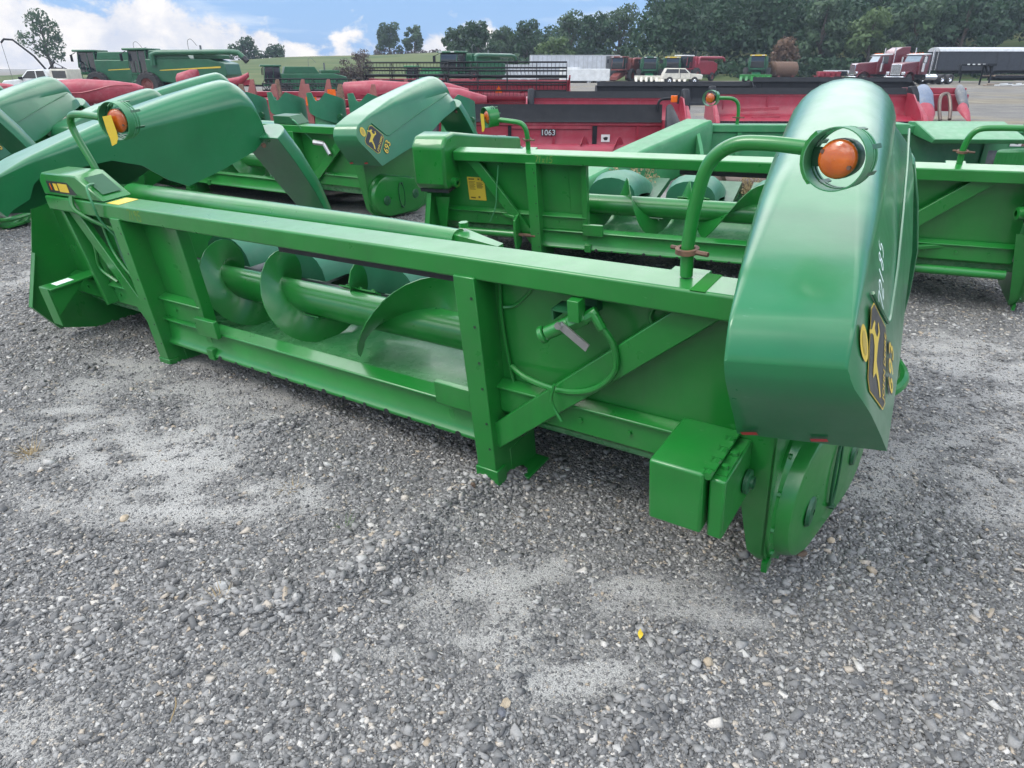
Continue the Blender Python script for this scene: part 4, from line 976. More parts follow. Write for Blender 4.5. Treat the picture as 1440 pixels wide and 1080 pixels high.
# ------------------------------------------------------------------ grain platforms: x along the width, -y is the open front
def platform(name, label, loc, rz, width, paint, black=True, reel=False, deflector=None, flight=None, cat='grain platform', ends='sheet', scale=1.0, auger=True, az=.52, group=None, top=1.05):
    root = thing(name, label, cat, loc, rz, group); root.scale = (scale,) * 3
    w = width / 2
    prof = [(.0, top), (-.005, .62), (-.03, .44), (-.12, .30), (-.30, .24), (-.52, .26), (-.70, .20), (-1.05, .13)]
    m = MB(); m.loft([[(x, y, z) for y, z in prof] for x in np.linspace(-w, w, 7)]); m.build('back_sheet', paint, root, solid=.012)
    m = MB(); m.box(-w, w, -.03, .17, top, top + .09); o = m.build('top_beam', PINK if paint is RED else paint, root, bevel=.012)  # on red platforms a paler red paints the highlight along the flange
    m = MB()
    for x in np.arange(-w + .5, w - .3, 1.45): m.box(x, x + .05, -.035, .0, .42, top)
    m.build('back_rib', paint, root, split=True)
    m = MB(); m.box(-w, w, .1, .2, .25, .36); m.build('lower_tube', paint, root)
    if black:
        d = deflector or .16
        m = MB(); m.prism([(-.06, top + .06), (.02, top + .10), (.06, top + .10 + d), (.04, top + .105 + d), (-.02, top + .12)], 'x', -w * .985, w * .985); m.build('top_deflector', BLACK, root)
    if auger: make_auger(root, -w + .05, w - .05, -.36, az, .15 if not flight else .14, .27, .60, 0, .5, paint if not flight else WORN, flight or paint)
    m = MB(); m.box(-w, w, -1.12, -1.03, .10, .15)
    for x in np.arange(-w + .06, w, .152): m.prism([(x - .02, -1.10), (x + .02, -1.10), (x, -1.24)], 'z', .11, .135)
    m.build('cutter_bar', BLACK, root)
    for s in (-1, 1):
        m = MB(); m.prism([(.16, .18), (.16, top + .08), (-.02, top + .10), (-.45, .92), (-1.15, .40), (-1.35, .12), (-.9, .08)], 'x', s * w - .02, s * w + .02); m.build('end_sheet', paint, root)
        if ends == 'tip':
            m = MB(); secs = [[(s * (w + .06) + r * math.cos(a), y, z + r * math.sin(a)) for a in np.linspace(0, 6.283, 11)[:-1]] for y, z, r in ((-.2, 1.10, .06), (-.7, .85, .13), (-1.2, .52, .17), (-1.6, .30, .13))]
            m.loft(secs, closed=True, cap0=True, cap1=True); m.build('divider_cone', BLACK, root)
            m = MB(); secs = [[(s * (w + .06) + r * math.cos(a), y, z + r * math.sin(a)) for a in np.linspace(0, 6.283, 11)[:-1]] for y, z, r in ((-1.6, .30, .135), (-2.0, .18, .11), (-2.5, .06, .03))]
            m.loft(secs, closed=True, cap1=True); m.build('divider_tip', BROWNRED, root)
        elif ends == 'shield':
            m = MB(); m.prism([(.18, top + .30), (.18, .75), (-.25, .55), (-.55, .60), (-.35, top + .1), (-.1, top + .32)], 'x', s * w + .02, s * w + .22); m.build('end_shield', BLACK, root, bevel=.05, seg=3)
            m = MB(); m.prism([(.05, .80), (-.55, .72), (-1.3, .30), (-1.5, .10), (-.6, .12), (.05, .2)], 'x', s * w + .02, s * w + .16); m.build('divider', PINK, root, bevel=.03)
        else:
            m = MB(); secs = [[(s * (w + .02) + r * math.cos(a), y, z + r * .7 * math.sin(a)) for a in np.linspace(0, 6.283, 11)[:-1]] for y, z, r in ((-.9, .45, .12), (-1.4, .30, .10), (-1.9, .10, .02))]
            m.loft(secs, closed=True, cap0=True, cap1=True); m.build('divider', paint, root)
    if reel:
        cy, cz, rr = -.75, 1.28, .52
        c = MB().tube([(-w + .12, cy, cz), (w - .12, cy, cz)], .06, 10).build('reel_tube', BLACK, root)
        nb = 6
        for k in range(nb):
            a = 2 * math.pi * k / nb + .4; p = Vector((0, cy + rr * math.cos(a), cz + rr * math.sin(a)))
            m = MB(); m.tube([(-w + .15, p.y, p.z), (w - .15, p.y, p.z)], .036, 6)
            for x in np.arange(-w + .2, w - .15, .15): m.tube([(x, p.y, p.z), (x, p.y - .03, p.z - .20)], .010, 3)
            m.build('reel_bat', BLACK, root)
        for x in np.linspace(-w + .15, w - .15, 5):
            m = MB()
            for k in range(nb):
                a = 2 * math.pi * k / nb + .4; b = a + 2 * math.pi / nb
                m.bar((x, cy, cz), (x, cy + rr * math.cos(a), cz + rr * math.sin(a)), .05, .012, up=(1, 0, 0))
                m.bar((x, cy + rr * math.cos(a), cz + rr * math.sin(a)), (x, cy + rr * math.cos(b), cz + rr * math.sin(b)), .03, .012, up=(1, 0, 0))
            m.build('reel_spider', BLACK, root)
        for s in (-1, 1):
            m = MB(); m.bar((s * (w - .02), .1, 1.12), (s * (w - .02), cy, cz), .06, .10); m.tube([(s * (w - .02), -.1, .8), (s * (w - .02), -.55, 1.24)], .03, 8); m.build('reel_arm', BLACK if s < 0 else paint, root)
    return root
def stickers(root, spots, w=.15, h=.12):
    for x, y, z in spots:
        a = MB().box(x - w / 2, x + w / 2, y - .004, y, z - h / 2, z + h / 2).build('warning_sticker', WHITE, root)
        m = MB(); m.prism([(x - w * .30, z + h * .05), (x - w * .1, z - h * .3), (x + w * .2, z - h * .25), (x + w * .3, z + h * .1), (x + w * .05, z + h * .2)], 'y', y - .006, y - .0045); m.build('sticker_picture', DECALBLK, a, flat=True)
# red platform with the number on its back wall, facing the camera
PA = platform('grain_platform', 'red grain platform with a wide black deflector and 1063 on its back wall', (.68, 12.9, -.02), R(-3), 3.85, RED, ends='tip', deflector=.24, top=.80, az=.38)
text_mesh('1063', .135, lambda a, b: (-.05 + a, -.040, .685 + b), DECALBLK, PA, 'number', .012)
text_mesh('1063', .130, lambda a, b: (-.05 + a, -.044, .685 + b), GREYTARP, PA, 'number_outline', .001)
m = MB(); m.box(-.75, -.69, -.028, -.016, .42, .80); m.box(.72, .80, -.028, -.016, .42, .80); m.build('wall_strap', BLACK, PA, split=True)
stickers(PA, [(-.86, -.03, .58), (.95, -.03, .60)])
m = MB(); m.box(-.68, .70, -.030, -.016, .75, .80); m.build('faded_band', PINK, PA)
arm = MB().tube(curve_pts([(1.82, -.02, 1.05), (1.82, -.02, 1.17), (1.88, -.02, 1.23), (2.02, -.02, 1.24)]), .022, 8).build('lamp_arm', BLACK, PA)
MB().box(2.02, 2.13, -.06, -.01, 1.18, 1.29).build('amber_lens', ORANGE, arm, bevel=.01); MB().box(2.13, 2.15, -.08, .02, 1.16, 1.31).build('lamp_back', BLACK, arm)
# green flex platform behind H2
PB = platform('grain_platform', 'light green grain platform with a worn brown auger on the right', (5.05, 8.75, -.05), R(-3), 5.7, PALEG, black=False, ends='sheet', flight=WORN, top=1.04)
m = MB(); m.box(-.95, -.45, -.25, .16, 1.04, 1.16); m.prism([(.16, 1.165), (-.02, 1.175), (-.55, 1.02), (-.50, .97), (.16, 1.04)], 'x', -.30, .72); m.build('feeder_housing', PALEG, PB, bevel=.012)
MB().box(-.96, -.50, -.27, -.05, .86, 1.03).build('feeder_block', RUBBER, PB, bevel=.02)
m = MB(); m.box(.46, .66, -.30, -.296, .58, .88); m.build('worn_panel', GREYM, PB)
m = MB(); m.loft([[(-2.80 + t * -1.75 + a, .12 + t * -1.30 + b, z) for a, b, z in ((-.12, .1, z1), (.14, -.16, z1), (.16, -.18, z1 - .09), (.16, -.18, z1 - .5), (-.14, .12, z1 - .5), (-.14, .12, z1 - .09))] for t, z1 in ((0, 1.19), (.5, .90), (1, .56))], closed=True, cap0=True, cap1=True); m.build('end_cover', PALEG, PB, bevel=.03, seg=3)
for x in (-2.05, .98):
    a = MB().box(x - .13, x + .13, -.02, -.0135, .90, 1.0).build('danger_sticker', WHITE, PB)
    MB().box(x + .0, x + .128, -.0215, -.0202, .902, .998).build('danger_panel', pmat_once('sticker_brown', (.16, .09, .08)), a, flat=True); MB().box(x + .0, x + .128, -.0235, -.0218, .975, .998).build('danger_band', DECALRED, a, flat=True)
    m = MB(); m.prism([(x - .11, .985), (x - .085, .985), (x - .05, .94), (x - .02, .955), (x - .04, .92), (x - .09, .93)], 'y', -.0215, -.0202); m.build('sticker_picture', DECALBLK, a, flat=True)
make_lamp(PB, [(-2.35, .05, 1.12), (-2.35, .05, 1.26), (-2.37, .05, 1.36), (-2.43, .05, 1.41), (-2.52, .05, 1.42), (-2.60, .05, 1.42)], (-2.70, .05, 1.42), (-.55, -1, 0), r=.085)
m = MB(); m.box(1.75, 2.0, -.036, -.0315, 1.065, 1.12); m.build('yellow_label', YELLOW, PB, flat=True)
# red heads one row farther back
PC = platform('grain_platform', 'red grain platform with a black top edge right behind the one marked 1063', (2.75, 22.6, -.05), R(-2), 4.6, RED, ends='shield', group='red grain platforms in the far row', deflector=.14, auger=False, top=.86)
PD = platform('grain_platform', 'long red grain platform with a black top edge behind the nearest right hood', (9.75, 24.9, -.02), R(-2), 6.5, RED, ends='shield', group='red grain platforms in the far row', deflector=.15, auger=False, top=.86)
m = MB(); m.bar((-2.2, -.4, .45), (-1.0, -.4, .50), .12, .10); m.bar((-1.9, -.5, .2), (-1.0, -.5, .22), .3, .12); m.build('pink_guard', PINK, PD)
R1_ = platform('grain_platform', 'red platform with a black reel and an orange slow triangle', (-.15, 31.0, .1), R(-3), 5.0, RED, reel=True, black=False, group='platforms with black reels')
dup(R1_, loc=(-4.1, 34.5, .1), rz=R(-4), label='red platform with a black reel right of the purple bush', group='platforms with black reels')
dup(R1_, loc=(-9.6, 37.5, -.6), rz=R(-3), label='red platform with a black reel in front of the small harvester cab', group='platforms with black reels')
m = MB(); m.prism([(.0, .0), (.36, .0), (.18, .32)], 'y', -.02, 0)
sm = m.build('slow_triangle', ORANGE, R1_); sm.location = (-.55, -.35, .62)
PE = platform('grain_platform', 'low black topped platform far behind, just in front of the white estate car', (8.2, 38, -.25), R(1), 8.0, BLACK, ends='sheet', auger=False)
dup(PE, loc=(16.0, 38.0, -.05), rz=R(-1), label='low black topped platform far behind, left of the great hood crest')
# ------------------------------------------------------------------ red corn heads
def red_hood(root, pts, mat=PINK, name='end_hood'):
    m = MB(); secs = []
    for x, y, z, w, d in pts:
        secs.append([(x, y + w * math.cos(a), z + d * math.sin(a) - (d * .55 if math.sin(a) < 0 else 0)) for a in np.linspace(0, 2 * math.pi, 15)[:-1]])
    m.loft(secs, closed=True, cap0=True, cap1=True); return m.build(name, mat, root, angle=60)
def red_side_head(name, label, loc, rz, L=2.4, group=None):
    root = thing(name, label, 'corn head', loc, rz, group)
    h_ = red_hood(root, [(-L / 2, 0, 1.22, .10, .10), (-L / 2 + .06, 0, 1.24, .19, .17), (-L * .15, 0, 1.22, .24, .24), (L * .2, 0, 1.18, .24, .23), (L * .42, 0, 1.20, .18, .14), (L / 2, 0, 1.21, .06, .05)])
    m = MB(); m.tube(curve_pts([(-L * .3, -.245, 1.12), (-L * .12, -.255, 1.12), (L * .05, -.25, 1.20), (L * .22, -.245, 1.29), (L * .42, -.18, 1.30)]), .012, 5); m.build('moulded_line', RED, h_)
    for a, b, c in ((-L * .42, -L * .30, .25), (-L * .12, -L * .02, .2)):
        m = MB(); m.bar((a, 0, 1.1), (b, 0, c), .08, .12); m.build('frame_leg', RED, root)
    MB().box(-L * .3, L * .3, -.05, 2.6, .55, .70).build('cross_beam', BROWNRED, root)
    m = MB(); m.box(-L * .25, -L * .10, -.12, .12, .45, 1.0); m.build('gear_cover', WHITE, root, bevel=.03)
    MB().box(-L * .4, L * .1, -.1, 2.5, .14, .26).build('row_frame', DKGREEN if False else BROWNRED, root)
    return root
RH = red_side_head('corn_head', 'red corn head seen end on as one long smooth hood below the green harvesters', (-11.0, 20.0, -.02), R(4), 2.45, 'red corn heads on the left')
dup(RH, loc=(-14.6, 20.5, -.05), rz=R(2), label='red corn head hood at the left edge in front of the white pickup', group='red corn heads on the left')
dup(RH, loc=(-3.2, 19.8, -.05), rz=R(3), label='red corn head hood poking up behind the crest of the corn head marked 693', group='red corn heads on the left')
def red_point_head(name, label, loc, rz, n=7, sp=.76, group=None):
    root = thing(name, label, 'corn head', loc, rz, group); w = n * sp / 2
    MB().box(-w, w, 0, .2, .82, .97).build('top_beam', RED, root, bevel=.015)
    MB().box(-w, w, .1, .12, .25, .82).build('rear_sheet', RED, root)
    MB().box(-w, w, -.8, .1, .15, .28).build('row_frame', BROWNRED, root)
    for i in range(n):
        x = -w + (i + .5) * sp
        m = MB(); m.loft([[(x - a, y - b, z), (x + a, y - b, z), (x + a * .6, y + b, z), (x - a * .6, y + b, z)] for a, b, y, z in ((.17, .16, -.35, .45), (.14, .12, -.3, .9), (.05, .05, -.22, 1.32))], closed=True, cap0=True, cap1=True)
        m.build('upright_point', RUST if i % 3 == 1 else BROWNRED, root, bevel=.01)
        m = MB(); m.box(x + .1, x + .6, -.5, -.2, .62, .80); m.build('knife_cover', RED, root, bevel=.02)
    red_hood(root, [(w - .1, -.5, .95, .1, .1), (w + .2, -.4, 1.08, .24, .22), (w + .9, -.3, 1.05, .22, .18), (w + 1.5, -.2, 1.0, .06, .06)])
    return root
RP = red_point_head('corn_head', 'red corn head with tall rusty upright points behind the green folded dividers', (-4.9, 18.4, .02), R(-2), 7, .80)
MB().box(.05, .30, -.62, -.60, .86, 1.05).build('slow_sign', ORANGE, RP)
RP2 = dup(RP, loc=(-5.6, 23.5, .05), rz=R(-4), label='red corn head with upright points, one row behind the first pointed one')
def heap_head(name, label, loc, rz):
    root = thing(name, label, 'corn head', loc, rz)
    red_hood(root, [(-.35, -.2, 1.30, .05, .08), (-.28, -.2, 1.22, .2, .26), (.12, -.1, 1.32, .24, .28), (.30, 0, 1.42, .14, .18)])
    MB().bar((-.5, 0, .95), (2.0, .2, 1.22), .18, .16).build('frame_beam', RED, root)
    red_hood(root, [(.5, .1, 1.05, .1, .1), (.9, .1, 1.15, .18, .12), (1.6, .1, 1.28, .15, .10), (1.9, .1, 1.45, .05, .06)])
    for x in (-.3, .6, 1.5): MB().bar((x, .1, 1.1), (x - .1, .1, .0), .1, .1).build('frame_leg', BROWNRED, root)
    MB().box(-.4, 1.8, -.1, .4, .45, .75).build('row_frame', BROWNRED, root)
heap_head('corn_head', 'dismantled red corn head with two tilted hoods in front of the larger green harvester', (-10.6, 25.0, .05), R(3))
def snout_head():
    root = thing('corn_head', 'red corn head with blue grey hoods and pink snouts at the right end', 'corn head', (14.4, 26.4, 0), R(-8))
    MB().box(-.6, 1.5, .3, .5, .85, 1.05).build('top_beam', RED, root, bevel=.02)
    MB().box(-.6, 1.5, .0, .3, .3, .85).build('row_frame', RED, root, bevel=.02)
    for x, mt, w in ((-.05, BLUEGREY, .30), (1.15, GREYM, .18)):
        m = MB(); m.loft([[(x + ww * math.cos(a) + ox, y, z + d * math.sin(a)) for a in np.linspace(math.pi, 0, 9)] for y, z, ww, d, ox in ((.35, .95, w * .8, .22, .12), (-.1, .78, w, .26, .05), (-.7, .42, w * .8, .2, 0))], cap0=True, cap1=True); m.build('snout_hood', mt, root, angle=60)
        m = MB(); m.loft([[(x + ww * math.cos(a) - .06, y, z + d * math.sin(a)) for a in np.linspace(math.pi, 0, 9)] for y, z, ww, d in ((-.68, .40, w * .95, .22), (-1.0, .26, w * .85, .17), (-1.45, .04, .05, .03))], cap1=True); m.build('snout', PINK, root, angle=60)
    m = MB(); m.tube(curve_pts([(.45, -.75, .05), (.42, -.5, .45), (.52, -.2, .80), (.75, -.15, .85), (.80, -.45, .45), (.72, -.8, .08)]), .06, 8); m.build('gathering_loop', WORN, root)
snout_head()
# ------------------------------------------------------------------ vehicles (front along +x)
def wheel(root, x, y, z, r, w, rim=None, name='wheel'):
    s = 1 if y > 0 else -1
    m = MB(); m.lathe([(r * .55, -w / 2), (r * .93, -w / 2), (r, -w * .3), (r, w * .3), (r * .93, w / 2), (r * .55, w / 2), (r * .55, -w / 2)], (x, y, z), (0, 1, 0), 24)
    if r > .7:
        for k in range(18):
            a = k * 2 * math.pi / 18; p = Vector((x + r * math.cos(a), y, z + r * math.sin(a))); m.bar(p + Vector((0, -w * .45, 0)), p + Vector((-.12 * math.sin(a), w * .45, .12 * math.cos(a))), .06, .05, up=(math.cos(a), 0, math.sin(a)))
    o = m.build(name, TYRE, root)
    MB().lathe([(r * .56, w * .35 * s), (r * .50, w * .42 * s), (r * .30, w * .22 * s), (r * .14, w * .30 * s), (1e-3, w * .32 * s)], (x, y, z), (0, 1, 0), 18).build('rim', rim or CHROME, o)
    return o
def combine(name, label, loc, rz, paint=HARV, roof=None, stripe=True, auger=True, scale=1.0, group=None, rim=BROWNRED, head=None):
    root = thing(name, label, 'combine harvester', loc, rz, group); root.scale = (scale,) * 3
    m = MB(); m.prism([(1.6, 1.25), (1.6, 2.75), (-3.4, 2.75), (-4.6, 2.45), (-4.75, 1.6), (-3.9, .95), (-1.2, .95)], 'y', -1.35, 1.35); body = m.build('body', paint, root, bevel=.08, seg=3)
    m = MB()
    for s in (-1, 1): m.box(-3.2, -.35, s * 1.352, s * 1.358, 1.15, 2.55); m.box(-.3, 1.5, s * 1.352, s * 1.358, 1.4, 2.6)
    m.build('side_panel', paint, body, bevel=.02, split=True)
    if stripe:
        m = MB()
        for s in (-1, 1): m.prism([(.55, 1.98), (.55, 1.93), (-4.3, 2.12), (-4.3, 2.24)], 'y', s * 1.36, s * 1.366)
        m.build('yellow_stripe', YELLOW, body, flat=True, split=True)
    m = MB(); m.prism([(1.4, 2.75), (1.2, 3.35), (-1.6, 3.35), (-2.0, 2.75)], 'y', -1.3, 1.3); m.build('grain_tank', paint, root, bevel=.04)
    m = MB(); m.box(-4.0, -2.2, -1.2, 1.2, 2.75, 3.05); m.build('engine_deck', DKGREEN if paint is HARV else BROWNRED, root, bevel=.05)
    # cab
    m = MB(); m.prism([(1.65, 1.75), (3.05, 1.75), (3.25, 2.2), (3.05, 3.35), (1.65, 3.35)], 'y', -.95, .95); cab = m.build('cab', DGLASS, root, bevel=.06)
    m = MB(); m.box(1.5, 3.45, -1.1, 1.1, 3.35, 3.52); m.build('cab_roof', roof or paint, cab, bevel=.06, seg=3)
    m = MB()
    for s in (-1, 1): m.bar((1.68, s * .96, 1.75), (1.68, s * .96, 3.36), .10, .06); m.bar((3.22, s * .94, 2.15), (3.05, s * .94, 3.36), .07, .05); m.bar((2.3, s * .965, 1.75), (2.3, s * .965, 3.36), .05, .03)
    m.box(1.6, 3.3, -1.0, 1.0, 1.6, 1.78); m.build('cab_frame', paint, cab)
    m = MB()
    for s in (-1, 1): m.bar((3.2, s * 1.0, 3.3), (3.3, s * 1.55, 3.1), .04, .04); m.box(3.27, 3.33, s * 1.55 - .14, s * 1.55 + .14, 2.6, 3.12)
    m.build('mirror', BLACK, cab, split=True)
    for s in (-.7, .7): MB().box(3.44, 3.47, s - .2, s + .2, 3.38, 3.48).build('work_light', CHROME, cab)
    m = MB(); m.prism([(1.5, 1.5), (3.2, 1.2), (4.2, .75), (4.2, .25), (3.2, .45), (1.5, .9)], 'y', -.6, .6); m.build('feeder_house', paint, root, bevel=.04)
    wheel(root, 1.5, 1.55, .92, .92, .65, rim); wheel(root, 1.5, -1.55, .92, .92, .65, rim)
    wheel(root, -3.2, 1.3, .62, .62, .45, rim); wheel(root, -3.2, -1.3, .62, .62, .45, rim)
    m = MB(); m.tube([(2.4, 1.25, .5), (2.4, 1.25, 2.6)], .025, 6); m.tube([(2.9, 1.25, .5), (2.9, 1.25, 2.6)], .025, 6)
    for z in (.6, .95, 1.3, 1.65): m.box(2.4, 2.9, 1.2, 1.35, z, z + .04)
    m.box(1.7, 3.1, .95, 1.5, 1.68, 1.74); m.build('ladder', paint, root)
    if auger:
        m = MB(); m.tube([(.9, 1.42, 2.3), (.9, 1.42, 3.05), (.5, 1.42, 3.18), (-5.4, 1.5, 3.22), (-5.9, 1.5, 3.16), (-6.35, 1.5, 2.75)], [.22, .22, .2, .19, .19, .20], 12); a = m.build('unloading_auger', paint, root)
        MB().tube([(-6.25, 1.5, 2.85), (-6.5, 1.5, 2.55)], .21, 12, cap=False).build('spout', RUBBER, a)
    m = MB(); m.tube([(-2.6, .6, 3.0), (-2.6, .6, 3.7)], .08, 8); m.tube(curve_pts([(-1.2, -.3, 3.3), (-1.2, -.3, 4.0), (-1.5, -.3, 4.15), (-1.9, -.3, 3.7)]), .02, 5); m.build('exhaust', GREYM, root)
    if head:
        m = MB(); m.box(3.9, 4.2, -2.2, 2.2, .3, .95)
        for i in range(6): m.prism([(4.1, .2), (4.1, .8), (5.4, .15)], 'y', -2.1 + i * .75, -1.75 + i * .75)
        m.build('mounted_header', head, root, bevel=.03)
    return root
combine('combine_harvester', 'green harvester with a yellow side stripe and a long unloading pipe, on the left', (-26.4, 60.0, -.45), R(176), scale=1.0)
combine('combine_harvester', 'green harvester parked behind and left of the striped one, its glazed cab catching the sky', (-33.6, 66.0, -.45), R(180), auger=False)
combine('combine_harvester', 'lone green harvester with a tall dark cab and raised unloading pipe in the middle distance', (-3.9, 68.2, -.25), R(238), stripe=False, scale=.92)
combine('combine_harvester', 'small dark green harvester cab by the purple bush', (-16.6, 59.0, -.85), R(200), stripe=False, auger=False, scale=.78)
combine('combine_harvester', 'pale green low machine on the field edge right of the purple bush', (-8.6, 82.0, -1.1), R(185), stripe=False, auger=False, scale=.85, paint=PALEG)
combine('combine_harvester', 'dark red dismantled harvester just right of the long white trailer', (15.9, 106, -.1), R(235), paint=BROWNRED, stripe=False, scale=.9, rim=BROWNRED)
combine('combine_harvester', 'green roofed harvester between the dismantled red one and a yellow roofed one', (18.6, 104, -.1), R(262), stripe=False, auger=False, scale=.88, head=CREAM, group='old harvesters by the wood')
combine('combine_harvester', 'green harvester with a yellow roof in the row of old harvesters', (21.6, 104, -.1), R(262), stripe=False, auger=False, roof=YELLOW, scale=.88, head=CREAM, group='old harvesters by the wood')
combine('combine_harvester', 'red harvester with a tilted grey cab above the white estate car', (24.8, 105, -.05), R(225), paint=RED, roof=WHITE, stripe=False, scale=.93, rim=BROWNRED)
combine('combine_harvester', 'green harvester with a bright yellow roof standing alone in front of the rusty tree', (33.4, 104, 0), R(250), stripe=False, auger=False, roof=YELLOW, scale=.92, head=GREEN)
# ------------------------------------------------------------------ lorries
def semi(name, label, loc, rz, paint, roofcol, sleeper=True):
    root = thing(name, label, 'lorry', loc, rz)
    m = MB(); m.box(-4.6, 3.6, -.45, .45, .75, 1.0); m.build('chassis', BLACK, root)
    m = MB(); m.prism([(3.55, 1.0), (3.55, 2.0), (3.4, 2.12), (1.3, 2.3), (1.3, 1.0)], 'y', -.82, .82); hd = m.build('bonnet', paint, root, bevel=.08, seg=3)
    m = MB(); m.box(3.55, 3.64, -.62, .62, .95, 2.05); g = m.build('grille', CHROME, hd, bevel=.03)
    m = MB(); m.box(3.64, 3.655, -.53, .53, 1.02, 1.96)
    g2 = m.build('grille_mesh', GREYM, g)
    m = MB()
    for k in range(12): m.box(3.655, 3.662, -.5 + k * .088, -.47 + k * .088, 1.02, 1.96)
    m.build('grille_bar', CHROME, g2, split=True)
    for s in (-1, 1):
        m = MB(); secs = []
        for a in np.linspace(-.35, math.pi + .2, 13): secs.append([(2.75 + .72 * math.cos(a), s * .72, .62 + .72 * math.sin(a)), (2.75 + .72 * math.cos(a), s * 1.2, .62 + .70 * math.sin(a))])
        m.loft(secs); m.build('wing', paint, root, solid=.03)
        MB().box(3.45, 3.66, s * .95 - .2, s * .95 + .2, 1.0, 1.28).build('headlight', CHROME, root, bevel=.05)
    m = MB(); m.box(3.6, 3.85, -1.2, 1.2, .45, .82); m.build('bumper', CHROME, root, bevel=.05)
    m = MB(); m.prism([(1.35, 1.0), (1.35, 2.28), (1.02, 2.95), (-.2, 3.0), (-.2, 1.0)], 'y', -1.0, 1.0); cb = m.build('cab', paint, root, bevel=.06)
    m = MB(); m.prism([(1.10, 2.93), (1.25, 2.99), (.6, 3.10), (-.2, 3.10), (-.2, 2.98)], 'y', -1.02, 1.02); m.build('cab_roof', roofcol, cb, bevel=.04)
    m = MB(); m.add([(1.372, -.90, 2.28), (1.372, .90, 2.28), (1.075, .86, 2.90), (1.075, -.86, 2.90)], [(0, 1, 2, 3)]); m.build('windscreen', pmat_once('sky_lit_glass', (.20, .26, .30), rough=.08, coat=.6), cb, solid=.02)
    for s in (-1, 1):
        m = MB(); m.prism([(1.0, 2.1), (.85, 2.85), (.2, 2.85), (.2, 2.1)], 'y', s * 1.0, s * 1.012); m.build('side_window', DGLASS, cb)
        m = MB(); m.tube([(.95, s * 1.05, 2.85), (1.1, s * 1.45, 2.85), (1.1, s * 1.45, 2.1), (.95, s * 1.05, 2.1)], .02, 5); m.box(1.07, 1.13, s * 1.42 - .12, s * 1.42 + .12, 2.2, 2.75); m.build('mirror', CHROME, cb)
        m = MB(); m.tube([(-.35, s * 1.1, .9), (-.35, s * 1.1, 3.7)], .07, 10); m.build('exhaust_stack', CHROME, root)
        m = MB(); m.tube([(.9, s * 1.12, 1.3), (.9, s * 1.12, 2.15)], .19, 12); m.build('air_cleaner', CHROME, root)
        m = MB(); m.tube([(-1.6, s * .95, .72), (.3, s * .95, .72)], .32, 14); m.build('fuel_tank', CHROME, root)
        for x in (2.75,): wheel(root, x, s * .98, .52, .52, .32)
        for x in (-2.7, -4.0): wheel(root, x, s * .90, .52, .52, .6)
    for k in range(5): MB().box(.85, .98, -.75 + k * .375 - .06, -.75 + k * .375 + .06, 3.09, 3.16).build('roof_lamp', ORANGE, cb)
    if sleeper:
        m = MB(); m.prism([(-.22, 1.0), (-.22, 3.05), (-.5, 3.45), (-1.1, 3.78), (-2.0, 3.82), (-2.0, 1.0)], 'y', -1.15, 1.15); m.build('sleeper', paint, root, bevel=.08, seg=3)
    return root
semi('lorry', 'maroon bonneted lorry with a tall sleeper cab, the farther left of the two parked lorries', (42.2, 86.8, 0), R(182), MAROON, WHITE)
semi('lorry', 'maroon bonneted lorry with a white roof and big chrome grille, nearest the tarped trailer', (44.9, 84.4, 0), R(205), MAROON, WHITE, sleeper=False)
def bulk_trailer():
    root = thing('tipper_trailer', 'long black sided trailer under a grey tarp roof behind the lorries', 'trailer', (58.5, 92.5, 0), R(2))
    MB().box(-8, 10, -1.25, 1.25, 1.35, 3.45).build('side_body', TARP, root, bevel=.05)
    m = MB(); m.loft([[(x, 1.3 * math.cos(a), 3.43 + .48 * math.sin(a)) for a in np.linspace(math.pi, 0, 9)] for x in np.linspace(-8.1, 10.1, 14)], cap0=True, cap1=True); m.build('tarp', GREYTARP, root, angle=60)
    m = MB()
    for y in (-1.1, -.4): m.tube([(-8.15, y, 1.4), (-8.15, y, 3.6)], .04, 6)
    for z in np.arange(1.6, 3.6, .35): m.tube([(-8.15, -1.1, z), (-8.15, -.4, z)], .03, 5)
    m.build('ladder', CHROME, root)
    m = MB()
    for x in np.arange(-7, 10, 1.5): m.box(x, x + .08, -1.28, -1.25, 1.35, 3.45)
    m.build('side_rib', TARP, root, split=True)
    m = MB(); m.box(-7, 9, -.5, .5, 1.05, 1.35); m.bar((-4.6, -.8, 1.1), (-4.6, -.8, .05), .12, .12); m.bar((-4.6, .8, 1.1), (-4.6, .8, .05), .12, .12); m.build('chassis', BLACK, root)
    for x in (7.2, 8.5):
        for s in (-1, 1): wheel(root, x, s * .9, .52, .52, .55)
bulk_trailer()
